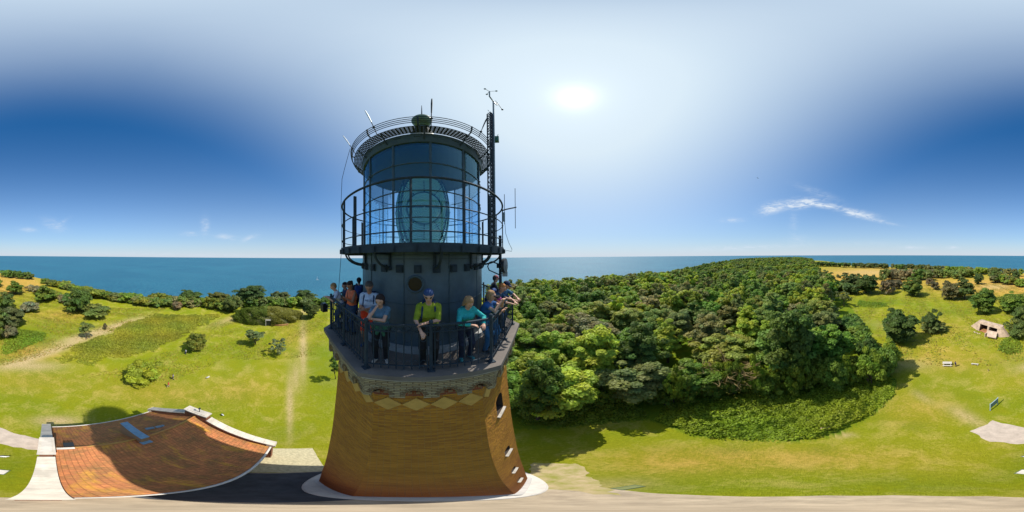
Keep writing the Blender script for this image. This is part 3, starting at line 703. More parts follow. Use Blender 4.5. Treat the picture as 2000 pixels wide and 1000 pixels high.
for s in singles:
    x, yb, yt, hw, key, c, lab, cat = s[:8]; nm = s[8] if len(s) > 8 else None
    nm2 = {'tree': 'broadleaf_tree', None: None}.get(nm, nm)
    if key.startswith('shrub') or key.startswith('bush'): nm2 = 'bush' if cat == 'bush' else 'shrub'
    bush_at(x, yb, yt, hw, key, c, lab, cat, nm2)

def belt(n, xr, yb, yt, hw, cols, label, group, seed, cat='shrub'):
    rr = random.Random(seed)
    for i in range(n):
        x = xr[0]+(xr[1]-xr[0])*(i+rr.uniform(-.4, .4)+.5)/n; t = (x-xr[0])/(xr[1]-xr[0])
        b = yb[0]+(yb[1]-yb[0])*t+rr.uniform(-3, 3)*yb[2]; tp = yt[0]+(yt[1]-yt[0])*t+rr.uniform(-2.5, 2)*yt[2]
        k = rr.uniform(1.0, 1.5); c = tuple(v*k for v in rr.choice(cols))
        bush_at(x % 2000, b, tp, hw*rr.uniform(.85, 1.55), f'shrub{rr.randrange(3)}', c, label, cat, name='shrub', group=group)
belt(20, (160, 330), (579, 604, 1), (566, 584, 1.7), 13, [MG, OL, (.13, .14, .04), (.09, .13, .03)], 'low scrub bush in the belt along the left cliff edge', 'scrub along the left cliff edge', 1)
belt(20, (300, 440), (592, 606, 1), (576, 583, 1.8), 12, [MG, OL, (.14, .13, .05), (.12, .16, .03)], 'rounded scrub bush between the brambles and the cliff trees', 'scrub behind the bramble field', 2)
belt(20, (440, 645), (600, 602, 1), (576, 578, 1.2), 12, [DG, MG, (.11, .13, .04)], 'scrub bush crowded under the cliff edge trees', 'scrub under the cliff trees', 3)
belt(20, (85, 215), (556, 586, .6), (545, 574, 1.6), 11, [MG, OL, (.10, .12, .03)], 'scrub on the far left headland above the sea', 'scrub on the left headland', 4)
belt(6, (5, 62), (541, 548, .5), (527, 534, .5), 9, [DG, (.09, .12, .03)], 'dark tree top on the far left headland skyline', 'skyline trees of the headland', 5, 'tree')
belt(14, (60, 150), (568, 600, 1), (556, 584, .5), 9, [OL, (.15, .13, .06), MG], 'small bush scattered on the far left slope', 'bushes on the far left slope', 14)
belt(26, (1592, 1790), (520, 527, .3), (513, 519, .6), 6.5, [DG, (.08, .10, .03), (.11, .12, .04)], 'dark tree in the row beyond the dry field', 'tree row beyond the dry field', 6, 'tree')
belt(22, (1790, 1995), (531, 540, .8), (519, 526, .6), 8, [(.10, .12, .03), MG, (.13, .13, .04)], 'scrub in the belt behind the dry field', 'scrub belt behind the dry field', 7)
belt(12, (1725, 1840), (548, 545, 1.2), (529, 530, 1), 12, [(.10, .12, .03), (.14, .12, .055), DG], 'thorn bush in the thicket across the middle of the field', 'thorn thicket in the field', 8)
belt(8, (1840, 1900), (545, 540, 1), (530, 528, 1), 9, [(.11, .15, .03), (.10, .13, .03)], 'green thicket bush beside the dry strip', 'green thicket by the dry strip', 9)
belt(9, (1940, 1998), (553, 560, 1), (536, 545, 1), 8, [MG, (.15, .14, .05), OL], 'bush on the dry ground near the right edge', 'bushes at the right of the dry field', 10)
belt(16, (1600, 1720), (540, 548, 2.6), (535, 542, 2.2), 3.2, [(.12, .13, .05), (.10, .12, .04)], 'tiny bush dotted on the straw-coloured dry field', 'tiny bushes on the dry field', 11)
belt(12, (1598, 1668), (556, 575, 1.6), (540, 560, 1), 11, [MG, (.08, .12, .03)], 'bush at the meadow margin of the wood', 'bushes at the margin of the wood', 12)
belt(9, (1655, 1705), (640, 712, 1.5), (615, 676, 1), 17, [DG, MG, (.09, .14, .03)], 'shrub along the right flank of the wood', 'shrubs on the right flank of the wood', 13)
rr_ = random.Random(31)
for i in range(22):
    x = 1275+(1742-1275)*(i+rr_.uniform(-.3, .3))/21; b = float(np.interp(x, [1270, 1300, 1350, 1450, 1560, 1640, 1700, 1742], [800, 795, 785, 775, 772, 770, 755, 728]))+rr_.uniform(-12, 8)
    k = rr_.uniform(.8, 1.25); c = tuple(v*k for v in rr_.choice([(.13, .185, .02), (.16, .21, .02), (.10, .16, .022)]))
    bush_at(x, b, b-rr_.uniform(45, 80), rr_.uniform(20, 34), f'bush{i % 4}', c, 'rounded green bush rising behind the bramble bank along the front of the wood', 'bush', 'bush', 'bushes along the front of the wood')
for i in range(10):
    x = 1100+(1270-1100)*(i+rr_.uniform(-.3, .3))/9; b = 812-rr_.uniform(0, 26)
    k = rr_.uniform(.8, 1.2); c = tuple(v*k for v in rr_.choice([(.15, .20, .022), (.12, .18, .022)]))
    bush_at(x, b, b-rr_.uniform(35, 60), rr_.uniform(18, 28), f'bush{i % 4}', c, 'pale green bush at the wood edge between the tower and the dark hollow', 'bush', 'bush', 'bushes at the near wood edge')
for k in list(PROTO):
    if not PROTO[k]['used']:
        p = PROTO[k]
        for q in ('crown', 'trunk', 'root'): bpy.data.objects.remove(p[q])

def dead_branches():
    """bare brown limbs of a dying tree in the middle of the wood's front"""
    base = G(1425, 765); root = empty('dead_tree', base, 'bare brown dead tree with tangled twigs inside the wood front', 'tree')
    rr = random.Random(9); mb = MB()
    mb.tube([base, base+Vector((.2, .1, 2.5)), base+Vector((.4, .3, 4.5)), base+Vector((.6, .2, 6.5))], [.28, .22, .16, .08], 7)
    for i in range(46):
        a = base+Vector((.3, .2, rr.uniform(1.8, 6))); t = rr.uniform(0, 6.28); l = rr.uniform(2.6, 5.4)
        b = a+Vector((math.cos(t)*l*.5, math.sin(t)*l*.5, l*.4)); c = b+Vector((math.cos(t+.3)*l*.5, math.sin(t+.3)*l*.5, l*rr.uniform(-.1, .35)))
        mb.tube([a, b, c], [.09, .06, .03], 5)
        for j in range(9):
            p = b.lerp(c, rr.random()); q = p+Vector((rr.uniform(-1, 1), rr.uniform(-1, 1), rr.uniform(-.3, .9)))*1.2; mb.tube([p, p.lerp(q, .5)+Vector((0, 0, .12)), q], [.03, .022, .012], 4)
    m = mat('dead_wood', (.30, .21, .085), .9, noise=.4, nscale=2)
    mb.build('branches', m, root)
    rs = np.random.default_rng(5); P = np.array(base)+rs.normal(0, 1, (1500, 3))*np.array([1.9, 1.9, 1.0])+np.array([0, 0, 5.0])
    V, F, T = leaves(P-np.array(base), sph(1500, rs), .2, np.ones((1500, 3))*rs.uniform(.6, 1.2, (1500, 1)), rs); o = mesh_obj('sparse_leaves', V, F, LEAF, root, tint=T); o.color = (.22, .20, .03, 1)
dead_branches()

# ================================================================== THE LIGHTHOUSE
AD = 5.8; AAZ = -31.5
AX = Vector((AD*math.sin(R_(AAZ)), AD*math.cos(R_(AAZ)), 0))
OFF = -3.0
def TP(psi, r, z):                     # psi: degrees around the axis from the camera side, + = left in the photo; z relative to the camera
    a = R_(180+AAZ+psi); return Vector((AX.x+r*math.sin(a), AX.y+r*math.cos(a), HC+z))
def face_frame(k):
    a = R_(180+AAZ+OFF+45*k); n = Vector((math.sin(a), math.cos(a), 0)); t = Vector((0, 0, 1)).cross(n)   # t points to the right seen from outside
    return n, t
C8 = math.cos(R_(22.5)); S8 = math.tan(R_(22.5))
IRON = mat('dark_iron', (.034, .050, .066), .7, spec=.2, noise=.3, nscale=6)
PLATE = mat('painted_plate', (.070, .108, .138), .42, spec=.5, noise=.28, nscale=1.8)
PLATE2 = mat('painted_trim', (.058, .092, .11), .5, noise=.2)
BRICK = brick_mat('ochre_brick', (.60, .275, .032), (.38, .145, .03), (.46, .26, .075), low=(.85, .62, 1.1), zsplit=10)
REDBR = brick_mat('red_brick', (.30, .085, .045), (.2, .06, .035), (.3, .2, .13))
LIME = brick_mat('pale_stone_brick', (.50, .42, .26), (.33, .27, .17), (.20, .14, .08), bw=.22, bh=.06)
CONC = mat('concrete', (.17, .145, .125), .85, noise=.22, nscale=1.6, bump=.25, bscale=25)
CREAM = mat('cream_stone', (.62, .36, .085), .8, noise=.2, nscale=3)
WHITE = mat('white_stone', (.62, .58, .52), .75, noise=.15, nscale=3)
DARK = mat('dark_recess', (.015, .02, .025), .5)
LH = empty('lighthouse', AX.copy(), 'round-topped octagonal brick lighthouse with iron lantern and two galleries', 'lighthouse')

zr = [-HC+.35, -20, -11.6, -6.3, -4.0, -2.7]; RR = [3.45, 3.36, 3.14, 2.95, 2.85, 2.82]
def Rz(z): return float(np.interp(z, zr, RR))
WIN = [(-5.05, 1.15, .62), (-10.5, .8, .6), (-15.6, .8, .6), (-20.6, .8, .6)]     # top z, height, width
def tower_wall():
    mb = MB(); win = MB()
    for k in range(8):
        n, t = face_frame(k)
        def pt(s, z, d=0):
            ap = Rz(z)*C8; return AX+n*(ap+d)+t*(s)+Vector((0, 0, HC+z))
        has = (k % 8 == 7)
        zs = sorted(set(zr+([w[0] for w in WIN]+[w[0]-w[1] for w in WIN] if has else [])))
        for a, b in zip(zs[:-1], zs[1:]):
            ha, hb = Rz(a)*C8*S8, Rz(b)*C8*S8
            uvf = lambda s, z: (s+k*3.1, z+HC)
            wn = None
            if has:
                for w in WIN:
                    if a >= w[0]-w[1]-1e-6 and b <= w[0]+1e-6: wn = w
            cols = [(-1, 1)] if not wn else None
            if not wn:
                mb.face([pt(-ha, a), pt(ha, a), pt(hb, b), pt(-hb, b)], [uvf(-ha, a), uvf(ha, a), uvf(hb, b), uvf(-hb, b)])
            else:
                c = 0; w0, w1 = c-wn[2]/2, c+wn[2]/2
                mb.face([pt(-ha, a), pt(w0, a), pt(w0, b), pt(-hb, b)], [uvf(-ha, a), uvf(w0, a), uvf(w0, b), uvf(-hb, b)])
                mb.face([pt(w1, a), pt(ha, a), pt(hb, b), pt(w1, b)], [uvf(w1, a), uvf(ha, a), uvf(hb, b), uvf(w1, b)])
    if True:
        n, t = face_frame(7); rv = MB()
        for top, hh, ww in WIN:
            c = 0; w0, w1 = c-ww/2, c+ww/2; bot = top-hh; dep = -.28
            def pt(s, z, d=0): return AX+n*(Rz(z)*C8+d)+t*s+Vector((0, 0, HC+z))
            def q(a, b, c_, d_): rv.face([a, b, c_, d_], [(0, 0), (.28, 0), (.28, hh), (0, hh)])
            q(pt(w0, bot), pt(w0, bot, dep), pt(w0, top, dep), pt(w0, top)); q(pt(w1, bot), pt(w1, top), pt(w1, top, dep), pt(w1, bot, dep))
            q(pt(w0, top), pt(w0, top, dep), pt(w1, top, dep), pt(w1, top)); q(pt(w0, bot), pt(w1, bot), pt(w1, bot, dep), pt(w0, bot, dep))
            # arch spandrels
            for sgn in (-1, 1):
                e = c+sgn*ww/2; arc = [(c+sgn*ww/2*math.cos(R_(g)), top-ww*.45+ww*.45*math.sin(R_(g))) for g in (0, 22.5, 45, 67.5, 90)]
                P = [(e, top)]+arc
                mb.face([pt(s, z) for s, z in P], [(s, z+HC) for s, z in P]); 
                for (s1, z1), (s2, z2) in zip(arc[:-1], arc[1:]): rv.face([pt(s1, z1), pt(s2, z2), pt(s2, z2, dep), pt(s1, z1, dep)], [(0, 0), (.1, 0), (.1, .28), (0, .28)])
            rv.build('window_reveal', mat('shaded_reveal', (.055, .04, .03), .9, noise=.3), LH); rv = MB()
            w = MB(); w.face([pt(w0, bot, dep+.01), pt(w1, bot, dep+.01), pt(w1, top, dep+.01), pt(w0, top, dep+.01)])
            wo = w.build('window', mat('window_glass', (.02, .03, .04), .08, spec=.8), LH)
            f = MB(); f.bar(pt(c, bot, dep+.04), pt(c, top-.03, dep+.04), .04); f.bar(pt(w0+.02, bot, dep+.04), pt(w0+.02, top, dep+.04), .05); f.bar(pt(w1-.02, bot, dep+.04), pt(w1-.02, top, dep+.04), .05); f.bar(pt(w0, bot+hh*.5, dep+.045), pt(w1, bot+hh*.5, dep+.045), .035)
            f.build('frame', DARK, wo, origin=LH.location)
            sl = MB(); up = Vector((0, 0, 1)); sc = (pt(c, bot-.05)-n*.04); sl.box(sc+n*.01, (ww+.06, .22, .07), (t, n, up)); sl.build('sill', mat('sill_stone', (.46, .42, .36), .8, noise=.3, nscale=6), wo, origin=LH.location)
    mb.build('tower_wall', BRICK, LH)
tower_wall()
def oct_ring(mb, r, z0, z1, rin=None):
    P = [TP(OFF+22.5+45*k, r, 0) for k in range(8)]
    mb.prism([(p.x, p.y) for p in P][::-1], HC+z0, HC+z1)
def corbels():
    st = MB(); lz = MB(); rb = MB(); back = MB()
    for k in range(8):
        n, t = face_frame(k)
        ap = 2.92*C8+.0; 
        def pt(s, z, a): return AX+n*a+t*s+Vector((0, 0, HC+z))
        aout = 2.93; ain = 2.60; half = aout*S8; ncell = 4; cw = 2*half/ncell
        zt, zb = -2.70, -3.36; ar = cw*.27; zsp = -3.26
        for i in range(ncell):
            c = -half+cw*(i+.5); arc = [(c-ar*math.cos(R_(g)), zsp+ar*1.25*math.sin(R_(g))) for g in range(0, 181, 18)]
            out = [(c-cw/2, zt), (c-cw/2, zb), (c-ar, zb)]+arc+[(c+ar, zb), (c+cw/2, zb), (c+cw/2, zt)]
            st.face([pt(s, z, aout) for s, z in out], [(s+k*2.7, z+HC) for s, z in out])
            seq = [(c-ar, zb)]+arc+[(c+ar, zb)]
            for (s1, z1), (s2, z2) in zip(seq[:-1], seq[1:]): st.face([pt(s1, z1, aout), pt(s2, z2, aout), pt(s2, z2, ain), pt(s1, z1, ain)], [(0, 0), (.1, 0), (.1, .3), (0, .3)])
            for s0, s1 in ((c-cw/2, c-ar), (c+ar, c+cw/2)):
                st.face([pt(s0, zb, aout), pt(s1, zb, aout), pt(s1, zb, ain), pt(s0, zb, ain)], [(0, 0), (.1, 0), (.1, .3), (0, .3)])
            for j in range(9):      # voussoirs of each arch, a few mm proud
                g = R_(10+j*20); p0 = pt(c-ar*1.05*math.cos(g), zsp+ar*1.3*math.sin(g), aout+.004); p1 = pt(c-ar*1.55*math.cos(g), zsp+ar*1.75*math.sin(g), aout+.004)
                st.bar(p0, p1, .05, .012, up=n)
        # red brick course below with dentils
        a2 = 2.82*C8+.02; h2 = a2*S8
        rb.poly([pt(-h2, -3.36, a2), pt(h2, -3.36, a2), pt(h2, -3.62, a2), pt(-h2, -3.62, a2), pt(-h2, -2.7, 2.62), pt(h2, -2.7, 2.62)], [(0, 3, 2, 1), (4, 0, 1, 5)], lambda p: (Vector(p).dot(t), p[2]))
        for i in range(14):
            c = -h2+2*h2*(i+.5)/14; rb.box(pt(c, -3.42, a2+.02), (.075, .07, .09), (t, n, Vector((0, 0, 1))))
        # lozenges
        a3 = Rz(-3.95)*C8; nl = 4; hw = (a3*S8)/nl
        for i in range(nl):
            c = -a3*S8+hw*(2*i+1); zc = -3.98; hh = .30
            q = [(c-hw*.98, zc), (c, zc-hh), (c+hw*.98, zc), (c, zc+hh)]
            P = [pt(s, z, a3+.03+(z+3.95)*-.02) for s, z in q]; Q = [pt(s, z, a3-.08) for s, z in q]
            lz.poly(P+Q, [(0, 1, 2, 3), (0, 4, 5, 1), (1, 5, 6, 2), (2, 6, 7, 3), (3, 7, 4, 0)])
    st.build('corbel_arcade', LIME, LH)
    rb.build('red_brick_course', REDBR, LH); lz.build('lozenge_frieze', CREAM, LH)
corbels()
mb = MB(); mb.lathe([(3.0, -.1), (3.84, -.1), (3.84, .12), (3.78, .16), (3.0, .16)], (AX.x, AX.y, 0), 64); mb.build('plinth_step', WHITE, LH)
mb = MB(); oct_ring(mb, 3.62, -HC+.155, -HC+.36); mb.build('plinth', mat('plinth_stone', (.55, .53, .50), .8, noise=.2, nscale=2), LH)
mb = MB(); oct_ring(mb, 3.34, -2.57, -2.45); mb.build('gallery_floor', CONC, LH)
mb = MB(); oct_ring(mb, 3.22, -2.71, -2.57); mb.build('gallery_moulding', mat('moulding_stone', (.36, .32, .26), .8, noise=.3, nscale=4), LH)
# drum of the watch room
def drum():
    mb = MB(); mb.lathe([(2.06, -2.3), (2.06, -1.12), (2.062, -1.12), (2.062, .16)], (AX.x, AX.y, HC), 96, uvr=2.06); dr = mb.build('watch_room_wall', PLATE, LH, smooth=True)
    mb = MB(); mb.lathe([(2.08, -2.45), (2.19, -2.45), (2.19, -2.31), (2.07, -2.28)], (AX.x, AX.y, HC), 96); mb.build('drum_curb', mat('curb', (.33, .33, .32), .8, noise=.2), LH)
    mb = MB()
    for z in (-.04, -1.12, .05): mb.tube([TP(a, 2.066, z) for a in range(0, 360, 4)], .009, 5, closed=True)
    for i in range(12): mb.bar(TP(i*30+12, 2.063, -2.28), TP(i*30+12, 2.063, .14), .03, .012)
    for i in range(12):
        for j in range(16): mb.ball(TP(i*30+12+(.7 if j % 2 else -.7), 2.07, -2.2+j*.15), .009, 6, 4)
    mb.build('seams', PLATE2, dr, origin=LH.location)
    for i in range(30):
        psi = i*12+2.9; p = TP(psi, 2.085, -.27); n = (p-AX); n.z = 0; n.normalize(); t = Vector((0, 0, 1)).cross(n)
        if abs(((psi+180) % 360)-180) > 100: continue
        mb = MB(); mb.box(p, (.17, .05, .18), (t, n, Vector((0, 0, 1)))); mb.box(p+n*.03, (.11, .03, .12), (t, n, Vector((0, 0, 1)))); mb.build('vent_cover', IRON, LH)
    psi = 4.6; p = TP(psi, 2.07, -.62); n = (p-AX); n.z = 0; n.normalize(); t = Vector((0, 0, 1)).cross(n); u = Vector((0, 0, 1))
    def ring(R, r, d): return [p+n*d+(t*math.cos(R_(a))+u*math.sin(R_(a)))*R for a in range(0, 360, 12)]
    mb = MB(); mb.tube(ring(.185, 0, .02), .03, 8, closed=True)
    for a in range(0, 360, 45): mb.ball(p+n*.05+(t*math.cos(R_(a))+u*math.sin(R_(a)))*.185, .012, 6, 4)
    po = mb.build('porthole', PLATE2, LH, smooth=True)
    mb = MB(); mb.face(ring(.17, 0, .03)); mb.build('pane', mat('amber_pane', (.035, .022, .01), .25, spec=.3), po, origin=LH.location)
drum()
def grating(name, r0, r1, z, nr, na, parent, rw=.02):
    mb = MB()
    for j in range(nr+1):
        r = r0+(r1-r0)*j/nr; mb.lathe([(r-rw/2, -.008), (r+rw/2, -.008), (r+rw/2, .008), (r-rw/2, .008), (r-rw/2, -.008)], (AX.x, AX.y, HC+z), 120)
    for i in range(na):
        a = 360*i/na; mb.bar(TP(a, r0, z), TP(a, r1, z), 2*math.pi*r1/na*.42, .01)
    return mb.build(name, IRON, parent)
# upper gallery
def upper_gallery():
    g = grating('upper_gallery_floor', 2.06, 2.74, .255, 11, 300, LH, .022)
    mb = MB(); mb.lathe([(2.72, .10), (2.78, .10), (2.78, .28), (2.72, .28), (2.72, .10)], (AX.x, AX.y, HC), 120); 
    for i in range(40): mb.box(TP(i*9+2, 2.80, .17), (.03, .05, .13), (Vector((0, 0, 1)).cross((TP(i*9+2, 1, 0)-AX).normalized()), (Vector((TP(i*9+2, 1, 0)[0]-AX.x, TP(i*9+2, 1, 0)[1]-AX.y, 0))).normalized(), Vector((0, 0, 1))))
    mb.lathe([(2.40, .12), (2.44, .12), (2.44, .24), (2.40, .24), (2.40, .12)], (AX.x, AX.y, HC), 96)
    for i in range(24): mb.bar(TP(i*15+7, 2.06, .19), TP(i*15+7, 2.73, .19), .05, .10)
    mb.build('edge_beam', IRON, g, origin=LH.location)
    for i in range(12):
        psi = i*30-8
        mb = MB(); P = []
        for q in range(9):
            f = q/8; P.append(TP(psi, 2.08+.60*math.sin(f*math.pi/2), -.24+.36*(1-math.cos(f*math.pi/2))))
        mb.tube(P, .028, 6); mb.bar(TP(psi, 2.085, -.30), TP(psi, 2.085, .12), .07, .04); mb.bar(TP(psi, 2.08, .09), TP(psi, 2.7, .09), .05, .05)
        mb.ball(TP(psi, 2.10, -.27), .05, 8, 6)
        mb.build('bracket', IRON, LH)
    mb = MB()
    mb.tube([TP(a, 2.745, 1.64) for a in range(0, 360, 3)], .028, 8, closed=True)
    mb.tube([TP(a, 2.745, 1.0) for a in range(0, 360, 3)], .014, 6, closed=True); mb.tube([TP(a, 2.745, .50) for a in range(0, 360, 3)], .014, 6, closed=True)
    ra = mb.build('upper_railing', IRON, LH, smooth=True)
    for i in range(16):
        psi = i*22.5+4.5
        mb = MB(); mb.bar(TP(psi, 2.745, .24), TP(psi, 2.745, 1.64), .045, .03); mb.ball(TP(psi, 2.745, 1.0), .03, 8, 6); mb.build('post', IRON, ra, origin=LH.location)
    for psi in (-36, 36, 108, -108): mb = MB(); mb.bar(TP(psi, 2.7, .24), TP(psi, 2.7, 1.55), .07, .04); mb.build('stanchion', IRON, ra, origin=LH.location)
upper_gallery()
# lantern
def lantern():
    gl = bpy.data.materials.new('lantern_glass'); gl.use_nodes = True; nt = gl.node_tree; N = nt.nodes; L = nt.links; N.remove(N['Principled BSDF'])
    tr = N.new('ShaderNodeBsdfTransparent'); tr.inputs[0].default_value = (.78, .92, .99, 1); gs = N.new('ShaderNodeBsdfGlossy'); gs.inputs['Roughness'].default_value = .02; gs.inputs[0].default_value = (.42, .78, 1, 1)
    fr = N.new('ShaderNodeFresnel'); fr.inputs[0].default_value = 1.55; mx = N.new('ShaderNodeMixShader')
    ad = N.new('ShaderNodeMath'); ad.operation = 'MULTIPLY_ADD'; ad.inputs[1].default_value = .5; ad.inputs[2].default_value = .09; ad.use_clamp = True
    L.new(fr.outputs[0], ad.inputs[0]); L.new(ad.outputs[0], mx.inputs[0]); L.new(tr.outputs[0], mx.inputs[1]); L.new(gs.outputs[0], mx.inputs[2]); L.new(mx.outputs[0], N['Material Output'].inputs[0])
    MATS['lantern_glass'] = gl
    nP = 14; st = 360/nP; a0 = -5.5
    for i in range(nP):
        mb = MB(); 
        pr = [TP(a0+st*i+st*q/6, 2.02, 0) for q in range(7)]
        zs = [.30, 1.65, 2.48, 3.26]
        for z0, z1 in zip(zs[:-1], zs[1:]):
            for q in range(6): mb.face([(pr[q].x, pr[q].y, HC+z0), (pr[q].x, pr[q].y, HC+z1), (pr[q+1].x, pr[q+1].y, HC+z1), (pr[q+1].x, pr[q+1].y, HC+z0)])
        mb.build('window_pane', gl, LH, smooth=True)
    for i in range(nP):
        mb = MB(); mb.bar(TP(a0+st*i, 2.03, .28), TP(a0+st*i, 2.03, 3.28), .035, .05)
        for z in (1.65, 2.48): mb.ball(TP(a0+st*i, 2.06, z), .03, 8, 6)
        mb.build('glazing_bar', PLATE2, LH)
    mb = MB()
    for z, r in ((.30, .03), (.95, .012), (1.65, .016), (2.48, .016), (3.27, .03)): mb.tube([TP(a, 2.03, z) for a in range(0, 360, 3)], r, 6, closed=True)
    mb.build('glazing_ring', PLATE2, LH, smooth=True)
    mb = MB(); mb.lathe([(2.05, .14), (2.05, .30), (1.95, .30), (0.01, .30)], (AX.x, AX.y, HC), 96); mb.build('lantern_floor', mat('bounce_white_floor', (.72, .74, .74), .6), LH)  # floor out of view, made white to bounce sunlight up onto the lens
    mb = MB(); mb.lathe([(1.90, 3.22), (2.06, 3.22), (2.10, 3.36), (2.10, 3.52), (2.06, 3.56)], (AX.x, AX.y, HC), 96, uvr=2); 
    for i in range(28): 
        p = TP(i*360/28+3, 2.105, 3.43); n = (p-AX); n.z = 0; n.normalize(); mb.box(p, (.16, .02, .07), (Vector((0, 0, 1)).cross(n), n, Vector((0, 0, 1))))
    mb.build('cornice', mat('cornice_green', (.05, .075, .07), .5, noise=.25), LH, smooth=True)
    mb = MB(); prof = [(2.06, 3.55), (1.9, 3.68), (1.6, 3.9), (1.2, 4.25), (.8, 4.7), (.5, 5.2), (.3, 5.7), (.2, 5.95), (.01, 5.97)]
    mb.lathe(prof, (AX.x, AX.y, HC), 96); mb.build('roof', mat('roof_copper', (.10, .13, .11), .55, noise=.3), LH, smooth=True)
    mb = MB(); mb.lathe([(1.93, 3.22), (1.9, 3.24), (1.2, 3.5), (.01, 3.6)], (AX.x, AX.y, HC), 96); mb.build('ceiling', mat('lantern_ceiling', (.09, .15, .18), .6), LH, smooth=True)
    mb = MB(); mb.ball(AX+Vector((0, 0, HC+6.42)), .38, 24, 14, (1, 1, .95)); mb.lathe([(.12, 5.9), (.26, 5.95), (.16, 6.12)], (AX.x, AX.y, HC), 24); mb.build('ball_vent', mat('verdigris', (.13, .19, .10), .5, noise=.3, nscale=4), LH, smooth=True)
    mb = MB(); mb.tube([AX+Vector((0, 0, HC+6.78)), AX+Vector((0, 0, HC+7.0)), AX+Vector((0, 0, HC+7.8))], [.07, .025, .01], 8); mb.build('spike', IRON, LH)
    g = grating('roof_walkway', 2.07, 2.35, 3.60, 6, 150, LH, .024)
    mb = MB()
    for z, r in ((3.70, 2.42), (3.76, 2.44), (3.82, 2.46), (3.90, 2.47)): mb.tube([TP(a, r, z) for a in range(0, 360, 3)], .012, 5, closed=True)
    for i in range(12): 
        a = i*30+2; mb.tube([TP(a, 2.34, 3.60), TP(a, 2.42, 3.66), TP(a, 2.46, 3.78), TP(a, 2.465, 3.92)], .022, 6)
    mb.build('roof_railing', IRON, LH, smooth=True)
    for i in range(14):
        a = a0+st*i+4; mb = MB(); mb.tube([TP(a, 2.07, 3.30), TP(a, 2.2, 3.42), TP(a, 2.34, 3.6)], .02, 5); mb.build('roof_bracket', IRON, LH)
lantern()
# lower railing: per side a panel of bars, posts at corners and mid sides
def lower_railing():
    RC = 3.10; zt, zm, zb, z0 = -1.30, -1.45, -2.30, -2.45
    cor = [TP(OFF+22.5+45*k, RC, 0) for k in range(8)]
    for k in range(8):
        a = cor[k].copy(); b = cor[(k+1) % 8].copy(); a.z = b.z = 0; L_ = (b-a).length; d = (b-a).normalized(); nrm = Vector((0, 0, 1)).cross(d)
        def p(s, z, o=0): return a+d*s+nrm*o+Vector((0, 0, HC+z))
        mb = MB(); mb.bar(p(0, zt), p(L_, zt), .055, .03); mb.bar(p(0, zm), p(L_, zm), .025, .018); mb.bar(p(0, zb), p(L_, zb), .03, .02)
        n = int(L_/.135)
        for i in range(1, n):
            s = L_*i/n
            if abs(s-L_/2) < .05: continue
            mb.bar(p(s, zt-.01), p(s, zb-.10), .016)
        for i in range(n):
            s = L_*(i+.5)/n
            mb.tube([p(s+.05*math.sin(R_(g)), -1.375+.05*math.cos(R_(g))) for g in range(0, 360, 45)], .007, 4, closed=True)
            mb.tube([p(s+.045*math.cos(R_(g)), -2.2+.055*math.sin(R_(g))) for g in range(0, 181, 30)], .007, 4)
            if i % 2: mb.tube([p(s+.05*math.cos(R_(g)), -1.62-.05*math.sin(R_(g))) for g in range(0, 181, 30)], .007, 4)
        pan = mb.build('railing_panel', IRON, LH)
        for s in (0, L_/2):
            q = MB(); w = .055 if s == 0 else .045
            q.bar(p(s, z0), p(s, zt+.05), w); q.ball(p(s, zt+.07), .045, 8, 6); q.box(p(s, z0+.012), (.14, .14, .024), (d, nrm, Vector((0, 0, 1)))); q.build('railing_post', IRON, LH)
lower_railing()
